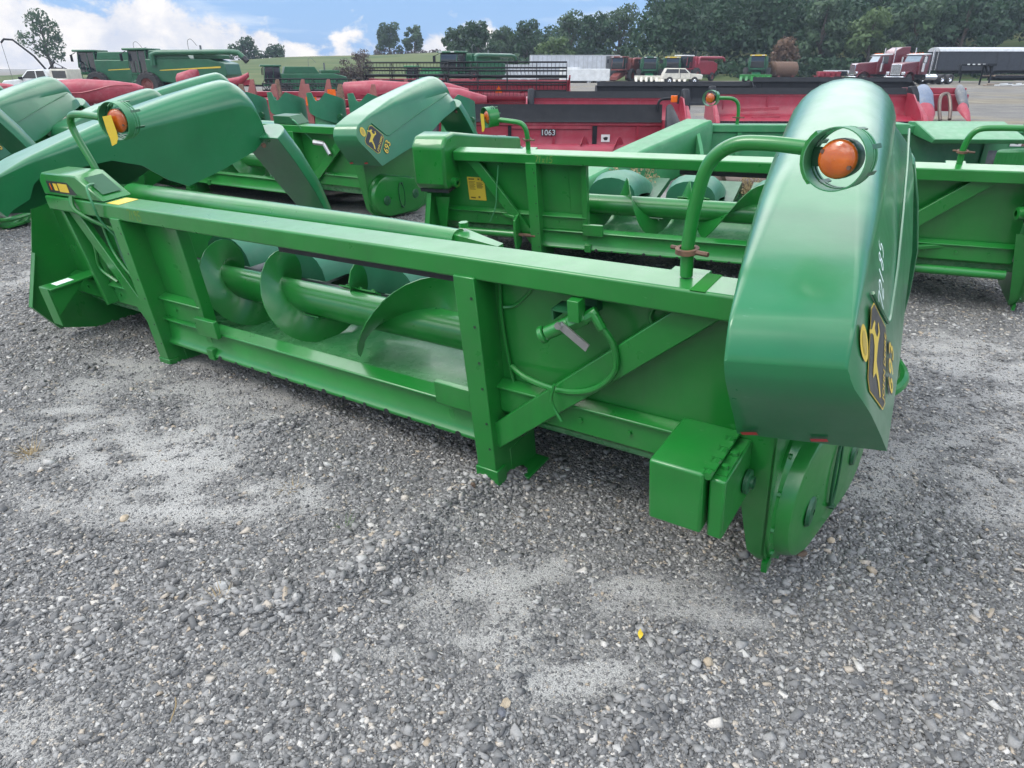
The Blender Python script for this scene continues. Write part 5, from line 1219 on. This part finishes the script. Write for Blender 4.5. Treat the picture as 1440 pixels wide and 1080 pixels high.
def gooseneck():
    root = thing('flatbed_trailer', 'black gooseneck flatbed trailer with a bare wooden deck in front of the tarped trailer', 'trailer', (57.8, 80.5, -.1), R(-3))
    m = MB(); m.box(-7.2, 7, -1.2, 1.2, .95, 1.08); m.build('deck', WOOD, root)
    m = MB(); m.box(-7.2, 7, -1.22, -1.2, .80, 1.08); m.box(-7.2, 7, 1.2, 1.22, .80, 1.08); m.box(-7, 7, -.5, .5, .55, .95); m.build('frame', BLACK, root)
    m = MB()
    for s in (-.45, .45): m.bar((-7.0, s, .9), (-7.6, s, 2.05), .22, .2); m.bar((-7.8, s, 2.0), (-10.4, s * .3, 2.05), .25, .2); m.bar((-7.5, s * 1.9, .1), (-7.5, s * 1.9, 2.0), .14, .14)
    m.bar((-10.3, 0, 2.0), (-10.3, 0, 1.2), .16, .16); m.box(-8.1, -7.2, -1.0, 1.0, 1.95, 2.2); m.box(-7.75, -7.3, -1.1, 1.1, -.02, .06); m.build('gooseneck', BLACK, root, bevel=.02)
    m = MB()
    for k in range(5): m.box(-10.0 + k * .55, -9.75 + k * .55, -.62 + k * .04, -.60 + k * .04, 2.06, 2.16)
    m.build('white_marker', WHITE, root, split=True)
    for x in (4.2, 5.3):
        for s in (-1, 1): wheel(root, x, s * .9, .42, .42, .4)
    a = MB().box(-3.6, -.6, -1.1, .6, 1.085, 1.75).build('white_crate', WHITE, None, bevel=.03); a.location = (61.2, 80.3, -.1); tag(a, 'white boxes standing on the flatbed deck', 'box')
gooseneck()
def white_trailer(name, label, loc, rz, L, H, z0, dark_end=True, ribs=True, panel=ALU):
    root = thing(name, label, 'trailer', loc, rz)
    MB().box(-L / 2, L / 2, -1.25, 1.25, z0, z0 + H).build('body', panel, root, bevel=.04)
    if ribs:
        m = MB()
        for x in np.arange(-L / 2 + .3, L / 2 - .2, .62): m.box(x, x + .09, -1.285, -1.25, z0 + .08, z0 + H - .1)
        m.box(-L / 2, L / 2, -1.29, -1.25, z0 + H - .10, z0 + H + .01); m.box(-L / 2, L / 2, -1.29, -1.25, z0, z0 + .14); m.build('side_rib', GREYTARP, root, split=True)
    if dark_end:
        m = MB(); m.box(L / 2, L / 2 + .05, -1.2, 1.2, z0 + .05, z0 + H - .05); m.box(L / 2 - 1.9, L / 2 - .1, -1.30, -1.286, z0 + .15, z0 + H - .12); m.build('grey_end', GREYM, root)
    m = MB(); m.box(-L / 2 + .3, L / 2 - .3, -.5, .5, z0 - .25, z0); m.bar((-L / 2 + 2.4, -.9, z0), (-L / 2 + 2.4, -.9, .1), .12, .12); m.bar((-L / 2 + 2.4, .9, z0), (-L / 2 + 2.4, .9, .1), .12, .12); m.build('chassis', BLACK, root)
    for x in (L / 2 - 1.3, L / 2 - 2.5):
        for s in (-1, 1): wheel(root, x, s * .95, .5, .5, .5)
    return root
white_trailer('box_trailer', 'long white ribbed box trailer with a grey end, parked before the trees', (8.6, 106, -.2), R(3), 12.2, 2.9, .55)
VT = white_trailer('van_trailer', 'small plain white van trailer in front of the long ribbed one', (8.9, 94, -.35), R(3), 5.9, 1.35, .55, dark_end=False, ribs=False, panel=WHITE)
MB().prism([(-2.9, 1.9), (-2.9, 2.08), (-.6, 2.08), (-.9, 1.9)], 'y', -1.1, 1.1).build('roof_cap', WHITE, VT, bevel=.03)
white_trailer('box_trailer', 'dirty white low trailer left of the long ribbed one', (.6, 100, -.25), R(-2), 5.8, 1.75, .55, dark_end=False, panel=ALU)
def pickup(name, label, loc, rz, paint, estate=False, crane=False, cat='pickup'):
    root = thing(name, label, cat, loc, rz)
    prof = [(2.75, .55), (2.8, 1.05), (2.6, 1.22), (1.25, 1.32), (.45, 1.98), (-.95, 2.02), (-1.15, 1.35), (-2.7, 1.30), (-2.75, .6)] if not estate else [(2.4, .5), (2.42, .95), (2.2, 1.08), (1.0, 1.16), (.3, 1.72), (-1.9, 1.74), (-2.25, 1.1), (-2.3, .55)]
    m = MB(); m.prism(prof, 'y', -.98, .98); body = m.build('body', paint, root, bevel=.07, seg=3)
    for s in (-1, 1):
        if estate:
            wins = [[(.75, 1.2), (.28, 1.62), (-.35, 1.64), (-.35, 1.2)], [(-.45, 1.2), (-.45, 1.64), (-1.85, 1.64), (-2.05, 1.2)]]
        else: wins = [[(1.0, 1.38), (.42, 1.9), (-.15, 1.92), (-.15, 1.38)], [(-.25, 1.38), (-.25, 1.92), (-.88, 1.92), (-1.0, 1.40)]]
        for q in wins: MB().prism(q, 'y', s * .982, s * .99).build('side_window', DGLASS, body)
        m = MB(); m.box(.95, 1.15, s * 1.0 - .02, s * 1.2 + .02, 1.30, 1.5); m.build('mirror', BLACK, body, bevel=.02)
        m = MB(); m.box(-.22, -.18, s * .985, s * .99, .7, 1.3); m.box(.98, 1.0, s * .985, s * .99, .7, 1.3); m.build('door_seam', BLACK, body)
        for x in ((1.75, -1.75) if not estate else (1.5, -1.45)): wheel(root, x, s * .92, .40, .40, .28)
    x0, z0, x1, z1 = (1.22, 1.36, .5, 1.93) if not estate else (.97, 1.19, .36, 1.66)
    m = MB(); m.add([(x0, -.88, z0), (x0, .88, z0), (x1, .82, z1), (x1, -.82, z1)], [(0, 1, 2, 3)]); m.build('windscreen', MATS.get('sky_lit_glass') or DGLASS, body, solid=.03)
    for s in (-.7, .7): MB().box(2.76 if not estate else 2.38, 2.82 if not estate else 2.44, s - .18, s + .18, .80, 1.02).build('headlight', CHROME, body)
    if crane:
        m = MB(); m.prism([(-1.3, 1.25), (-1.3, 1.98), (-1.45, 2.05), (-2.7, 2.05), (-2.7, 1.25)], 'y', -.9, .9); o = m.build('rear_box', CREAM, root, bevel=.04)
        for s in (-1, 1): MB().box(-2.6, -1.5, s * .905, s * .912, 1.40, 1.92).build('box_window', DGLASS, o)
    return root
pickup('pickup', 'white pickup with a dark windowed rear box at the left edge below the leaning tree', (-37.3, 60.5, -.45), R(176), WHITE, crane=True)
pickup('estate_car', 'old cream estate car parked in front of the row of old harvesters', (20.4, 92, -.1), R(-4), CREAM, estate=True, cat='car')
def pole_auger():
    root = thing('grain_auger', 'thin dark boom with struts and a drooping end behind the white pickup', 'auger', (-38.5, 63.0, -.45), 0)
    m = MB(); m.tube([(1.3, 0, .3), (-.6, 0, 3.0), (-2.0, 0, 4.2), (-2.7, 0, 4.25), (-3.0, 0, 4.0)], .08, 8); m.build('boom', BLACK, root)
    m = MB(); m.tube([(1.9, 0, 2.0), (.6, 0, 2.7), (-.8, 0, 3.6)], .03, 5); m.tube([(1.6, 0, 1.6), (.9, 0, 2.2)], .04, 5); m.tube([(.2, 0, 1.9), (1.0, 0, 2.6)], .06, 5); m.tube([(1.0, 0, .0), (1.5, 0, 2.2)], .05, 5); m.tube([(.6, 0, 2.1), (1.8, 0, 2.0)], .10, 6); m.build('strut', BLACK, root)
    MB().tube([(-3.0, 0, 4.0), (-2.8, 0, .2)], .018, 5).build('hanging_rope', GREYM, root)
pole_auger()
def tank():
    root = thing('tank', 'rusty brown cylindrical tank lying beside the yellow roofed harvester', 'tank', (37.3, 105, .1), R(12))
    m = MB(); m.lathe([(1e-3, -1.9), (.7, -1.85), (1.0, -1.6), (1.0, 1.6), (.7, 1.85), (1e-3, 1.9)], (0, 0, 1.35), (1, 0, 0), 20); m.build('shell', RUST, root)
    m = MB(); m.box(-1.2, -.9, -.8, .8, 0, .6); m.box(.9, 1.2, -.8, .8, 0, .6); m.build('cradle', BROWNRED, root)
tank()
def implement(name, label, loc, rz, paint, n=4, w=3.0, wheels=True, kind=0):
    root = thing(name, label, 'farm implement', loc, rz)
    m = MB(); m.box(-w / 2, w / 2, -.1, .1, .7, .85); m.box(-w / 2, w / 2, .8, .95, .65, .78); m.bar((0, 0, .78), (0, -1.6, .5), .12, .12); m.build('frame', BLACK if kind else paint, root)
    for i in range(n):
        x = -w / 2 + (i + .5) * w / n
        if kind == 0:
            m = MB(); m.prism([(-.25, .75), (-.32, 1.25), (.32, 1.25), (.2, .75)], 'y', -.25, .35); o = m.build('seed_box', paint, root, bevel=.04)
            o.location = (x, 0, 0)
        else:
            m = MB(); m.lathe([(.33, 0), (.35, .02), (.30, .05)], (x, .5, .34), (1, .2, 0), 14); m.bar((x, .5, .34), (x, .85, .7), .06, .06); m.build('disc', paint, root)
    if wheels:
        for s in (-1, 1): wheel(root, s * w * .4, .4, .38, .38, .26, paint)
    return root
for a in (('black and red planter in the junk row, next to the rusty tank', (38.3, 92, 0), 8, RED, 4, 2.8, True, 0), ('green planter in the middle of the junk row of implements', (41.4, 91, 0), -6, GREEN, 3, 2.2, True, 0),
          ('bright red disc implement in the junk row right of the green planter', (43.6, 92, 0), 20, RED, 5, 2.0, True, 1), ('dark steel disc harrow in the junk row left of the maroon lorry', (45.6, 99, 0), 10, GREYM, 6, 3.2, False, 1),
          ('black framed planter behind the bright red disc implement', (46.0, 104, 0), -4, BLACK, 5, 3.0, True, 0), ('brown weathered implement at the foot of the rusty tree', (41.5, 101, 0), 15, BROWNRED, 4, 2.4, True, 0)):
    implement('implement', a[0], a[1], R(a[2]), *a[3:])
def board_stack():
    root = thing('board_stack', 'grey wrapped stack of boards behind the junk row left of the maroon lorry', 'stack', (46.0, 108, 0), R(6))
    m = MB(); m.box(-1.8, 1.8, -.6, .6, .7, 1.35); m.build('wrapped_boards', GREYTARP, root, bevel=.06)
    m = MB(); m.box(-1.7, -1.5, -.6, .6, 0, .7); m.box(1.5, 1.7, -.6, .6, 0, .7); m.box(-1.8, 1.8, -.5, .5, .45, .6); m.build('trestle', WOOD, root)
board_stack()
# scrap lying on the ground under the flatbed
rg = random.Random(5)
for i in range(7):
    m = MB(); L_ = rg.uniform(.8, 2.2); m.bar((-L_ / 2, 0, .08), (L_ / 2, rg.uniform(-.3, .3), .16), .22, .10); m.bar((-L_ * .3, -.1, .2), (L_ * .2, .2, .24), .12, .08)
    o = m.build('scrap_plank', (WOOD, WHITE, GREYM, WHITE, WOOD, GREYM, WHITE)[i], bevel=.01); o.location = (48.2 + i * .95, 76.2 + rg.uniform(-.6, .6), 0); o.rotation_euler = (0, 0, rg.uniform(-.5, .5))
    tag(o, 'loose plank or scrap lying on the gravel under the flatbed trailer', 'scrap', 'planks lying under the flatbed')
# ------------------------------------------------------------------ trees, bushes and the wood
make_tree('leaning_tree', 'lone tall open crowned tree on the far left beside the white pickup', (-99, 165, -2.0), 15.0, 5.0, 3, LEAF_B, 1500, 0.34, 0.40, lean=-0.05, blobs=11)
make_tree('hill_tree', 'low rounded tree on the ridge above the harvester unloading pipe', (-71, 205, 2.2), 6.4, 4.2, 5, LEAF_A, 1800, 0.36, 0.2, group='trees along the hill ridge')
make_tree('hill_tree', 'small dark tree on the ridge under the unloading pipe spout', (-63, 205, 3.4), 3.2, 4.0, 6, LEAF_A, 1300, 0.34, 0.1, group='trees along the hill ridge')
make_tree('hill_tree', 'broad round tree, left of the pair on the middle ridge', (-34, 215, 4.6), 8.2, 3.9, 8, LEAF_B, 2300, 0.36, 0.2, group='trees along the hill ridge')
make_tree('hill_tree', 'narrow round tree, right of the pair on the middle ridge', (-27, 215, 4.9), 7.4, 2.9, 9, LEAF_B, 1800, 0.36, 0.2, group='trees along the hill ridge')
make_tree('hill_tree', 'tiny thin tree on the ridge left of the lone green harvester cab', (-12.5, 215, 5.4), 5.2, 1.7, 10, LEAF_B, 500, 0.3, 0.45, group='trees along the hill ridge')
make_tree('shrub', 'small scraggly shrub on the ridge beside the tiny thin tree', (-15.5, 215, 5.3), 2.6, 1.9, 12, LEAF_P, 500, 0.3, 0.1, group='trees along the hill ridge', cat='shrub')
make_tree('plum_bush', 'purple brown leafless looking bush in front of the hay field', (-15.6, 78, -0.1), 3.4, 1.9, 13, LEAF_P, 2600, 0.10, 0.15, cat='bush')
make_tree('plum_bush', 'low purple brown scrub at the foot of the larger bush', (-17.6, 78, -0.1), 1.7, 1.5, 14, LEAF_P, 1300, 0.10, 0.1, cat='bush')
hedge = np.random.default_rng(21)
Cc = [(x, 217 + hedge.normal(0, 1), 5.0 + hedge.random() * 0.8) for x in np.arange(-38, -4, 1.3)]
V, F = leaf_quads(hedge, Cc, [0.9 + 0.5 * hedge.random() for _ in Cc], 2600, 0.3)
tag(fast_mesh('ridge_scrub', V, F, LEAF_P), 'low purplish scrub along the ridge line below the two round trees', 'scrub', kind='stuff')
edge = [  # x, y, height, radius, leaf, words
    (-11.0, 152, 8.8, 3.4, LEAF_B, 'slim tree at the left end of the tree line behind the green harvester cab'),
    (-6.6, 150, 9.8, 3.6, LEAF_A, 'darker airy tree second from the left end of the tree line'),
    (-2.2, 158, 9.0, 3.6, LEAF_B, 'tree between the green harvester cab and the long white trailer'),
    (3.2, 156, 10.5, 4.6, LEAF_A, 'broad dark tree behind the left end of the long white trailer'),
    (7.6, 140, 6.4, 3.6, LEAF_C, 'pale yellow green tree just behind the long white trailer'),
    (11.4, 154, 11.5, 4.6, LEAF_B, 'tall mid green tree above the middle of the long white trailer'),
    (15.6, 150, 11.4, 4.4, LEAF_A, 'dark tree above the right end of the long white trailer'),
    (21.0, 152, 12.4, 4.8, LEAF_B, 'tall tree where the tree line starts to climb the wooded slope'),
    (47.0, 118, 10.5, 4.0, LEAF_B, 'light green tree standing out behind the red sleeper truck'),
    (53.5, 116, 8.4, 4.2, LEAF_C, 'rounded pale tree behind the white roofed truck'),
    (61.0, 118, 9.2, 4.6, LEAF_B, 'leafy tree behind the grey tarped trailer'),
    (69.0, 119, 10.6, 4.6, LEAF_A, 'dark tree behind the right end of the tarped trailer')]
for i, (x, y, hh, rr, mt, lb) in enumerate(edge):
    make_tree('woodland_tree', lb, (x, y, lerp(x, [(20, 0.2), (60, 1.5)])), hh, rr, 40 + i, mt, 2600, 0.34, 0.22, group='trees along the wood edge')
make_tree('rusty_tree', 'small rusty brown tree behind the yellow roofed harvester', (39.5, 112, 0), 5.6, 2.9, 77, LEAF_R, 1500, 0.26, 0.3)
wd = np.random.default_rng(33)
Cw, Rw = [], []
for i in range(620):
    y = 122 + 115 * wd.random() ** 1.3; x = wd.uniform(0.20, 1.15) * y - 2 + wd.normal(0, 2)
    if x < 19: continue
    e = min((y - 108) / 105, 1); g = lerp(x / (0.45 + 0.55 * y / 240), [(-10, 4), (25, 4), (60, 14), (120, 34), (420, 60)]) * e * e * (3 - 2 * e)
    hh = wd.uniform(8.5, 14) * lerp(x, [(19, 0.85), (32, 1.0)])
    for k in range(5):
        a = wd.random() * 6.28; q = wd.uniform(0.3, 2.6)
        Cw.append((x + math.cos(a) * q, y + math.sin(a) * q, g + hh * wd.uniform(0.35, 0.92))); Rw.append(wd.uniform(1.3, 2.6))
for i in range(420):
    x = wd.uniform(-9, 96); y = wd.uniform(111, 124) + (8 if x < 20 else 0)
    Cw.append((x, y, wd.uniform(.3, 2.6))); Rw.append(wd.uniform(.9, 1.9))
for i in range(160):
    x = wd.uniform(-13, 22); y = wd.uniform(160, 185)
    Cw.append((x, y, wd.uniform(2.0, 8.5) * lerp(x, [(-13, .55), (0, .75), (20, 1.1)]) + 1.5)); Rw.append(wd.uniform(1.2, 2.2))
V, F = leaf_quads(wd, Cw, Rw, 270000, 0.40, 0.85)
tag(fast_mesh('hillside_wood', V, F, LEAF_A), 'dense dark green wood covering the slope behind the yard', 'wood', kind='stuff')
# ------------------------------------------------------------------ weeds, stones and leaves on the yard
def weed(name, label, loc, h, rad, n, seed, head=True):
    rg = np.random.default_rng(seed); root = thing(name, label, 'weed', loc)
    m = MB(); tips = []
    for i in range(n):
        a = rg.random() * 6.28; q = rad * rg.random() ** .5; p = (q * math.cos(a), q * math.sin(a), h * rg.uniform(.6, 1)); tips.append(p)
        m.tube([(p[0] * .2, p[1] * .2, -.02), (p[0] * .6, p[1] * .6, p[2] * .55), p], [.006, .005, .003], 4)
    m.build('stem', STRAW, root)
    C = [(x, y, z - .03) for x, y, z in tips] + [(x * .8, y * .8, z * .75) for x, y, z in tips]
    V, F = leaf_quads(rg, C, [.07] * len(C), 40 * n, .014); fast_mesh('seed_head', V, F, STRAW, root)
weed('dry_weed', 'larger clump of tan seed heads seen through the second corn head', (1.30, 8.0, 0), .75, .34, 26, 1)
weed('dry_weed', 'smaller tan seed heads just left of the nearest right hood', (2.75, 7.9, 0), .72, .22, 16, 2)
def grass_tuft(loc, seed, label, n=24, L=.10, mat=None):
    rg = np.random.default_rng(seed); m = MB()
    for i in range(n):
        a = rg.random() * 6.28; q = rg.random() * .05; l_ = L * rg.uniform(.5, 1.1); b = Vector((q * math.cos(a), q * math.sin(a), 0)); d = Vector((math.cos(a + .5) * .6, math.sin(a + .5) * .6, .8 * rg.random()))
        t = b + d * l_; s = Vector((-d.y, d.x, 0)).normalized() * .0018
        m.add([b - s, b + s, t], [(0, 1, 2)])
    o = m.build('dry_grass', mat or STRAW, flat=True); o.location = loc; tag(o, label, 'grass tuft')
def zg(x, y): return float(gh(np.array([x]), np.array([y]))[0])
for i, (x, y, lb) in enumerate(((-2.35, 2.95, 'flattened straw coloured tuft at the left edge of the foreground'), (-.98, 2.62, 'small dry tuft on the gravel in front of the open middle of the head'), (-1.02, 1.88, 'dry stalks beside the pale grey rock on the left foreground'), (-.70, 2.35, 'tiny green sprout on the gravel ridge'))):
    grass_tuft((x, y, zg(x, y)), 50 + i, lb, 70 if i == 0 else 26, .16 if i == 0 else .08, LEAF_C if i == 3 else None)
def rock(loc, r, seed, mat, label, cat='stone', name='loose_stone'):
    rg = np.random.default_rng(seed); bm = bmesh.new(); bmesh.ops.create_icosphere(bm, subdivisions=2, radius=1)
    for _ in range(7):
        n = Vector(rg.normal(size=3)).normalized(); d = rg.uniform(.55, .85)
        for v in bm.verts:
            e = v.co.dot(n) - d
            if e > 0: v.co -= n * e
    for v in bm.verts: v.co = Vector((v.co.x * r[0], v.co.y * r[1], v.co.z * r[2])) * (1 + rg.normal(0, .02))
    me = bpy.data.meshes.new(name); bm.to_mesh(me); bm.free(); me.materials.append(mat)
    o = bpy.data.objects.new(name, me); col.objects.link(o); o.location = (loc[0], loc[1], zg(loc[0], loc[1]) + r[2] * .45); o.rotation_euler = (0, 0, rg.random() * 6); tag(o, label, cat)
SG = pmat_once('pale_stone', (.36, .355, .34), rough=.85, vary=.25, dscale=30, bump=.3, bscale=90); SB = pmat_once('buff_stone', (.38, .31, .22), rough=.85, vary=.25, dscale=30, bump=.3, bscale=90)
SD = pmat_once('dark_stone', (.12, .125, .14), rough=.8, vary=.3, dscale=30, bump=.3, bscale=90)
rock((-1.03, 1.95), (.034, .026, .026), 1, SG, 'pale grey angular rock on the left foreground, the largest stone there')
rock((-.975, 1.925), (.016, .013, .012), 2, SG, 'small stone touching the pale angular rock')
rock((-1.62, 2.42), (.026, .02, .010), 3, SB, 'flat buff stone near the left edge beyond the angular rock')
rock((-.42, 2.02), (.026, .019, .010), 4, SG, 'flat pale stone in the middle of the sandy patch')
rock((-.17, 2.58), (.016, .013, .014), 5, pmat_once('brown_stone', (.11, .075, .05), rough=.85), 'dark brown stone just before the middle post')
rock((.575, 1.615), (.021, .017, .014), 6, SG, 'whitish stone, left one of the close pair in the right foreground')
rock((.615, 1.622), (.019, .018, .015), 7, SB, 'cream stone, right one of the close pair in the right foreground')
rock((1.12, 2.18), (.026, .017, .011), 8, pmat_once('brown_stone', (.2, .14, .1)), 'brown flat stone right of the chain case')
rock((1.27, 2.27), (.019, .016, .013), 9, SB, 'buff stone right of the brown flat one')
rock((1.60, 2.95), (.028, .018, .012), 10, SB, 'tan flat stone farther back, right of the big hood')
rock((-.02, 1.46), (.024, .017, .008), 11, SB, 'tan flat chip at the bottom middle of the foreground')
rock((-1.62, 1.62), (.017, .012, .012), 12, SG, 'pale square stone near the bottom left')
rock((-.03, 1.43), (.014, .020, .010), 13, SD, 'slate blue chip next to the tan flat one')
m = MB(); L_ = [[(.01 * math.sin(t * 3.14), -.02 + .04 * t, .004 + .004 * math.sin(t * 5)), (-.008 * math.sin(t * 3.14), -.02 + .04 * t, .006)] for t in np.linspace(0, 1, 7)]
m.loft(L_); o = m.build('fallen_leaf', YELLOWTAG, flat=True); o.location = (.42, 1.74, zg(.42, 1.74) + .012); o.rotation_euler = (.2, 0, -.2); tag(o, 'single yellow leaf on the gravel in the right foreground', 'leaf')
m = MB(); m.tube(curve_pts([(0, 0, 0), (.02, -.04, .01), (.025, -.09, .006)]), .0022, 5); o = m.build('dry_twig', STRAW); o.location = (-1.0, 1.50, zg(-1.0, 1.5) + .012); tag(o, 'thin straw coloured twig on the left foreground', 'twig')
# ------------------------------------------------------------------ the hazy air between the yard and the wood
hz = MB().box(-420, 560, -60, 620, -4, 75).build('haze', BLACK, None, flat=True)
hm_ = bpy.data.materials.new('air'); hm_.use_nodes = True
nt = hm_.node_tree; nt.nodes.clear()
pv = N(nt, 'ShaderNodeVolumePrincipled'); pv.inputs['Color'].default_value = (0.72, 0.84, 1.0, 1); pv.inputs['Density'].default_value = 0.0004
ou = N(nt, 'ShaderNodeOutputMaterial'); nt.links.new(pv.outputs[0], ou.inputs['Volume'])
hz.data.materials.clear(); hz.data.materials.append(hm_)
tag(hz, 'thin blue haze in the air over the yard', 'haze', kind='stuff')
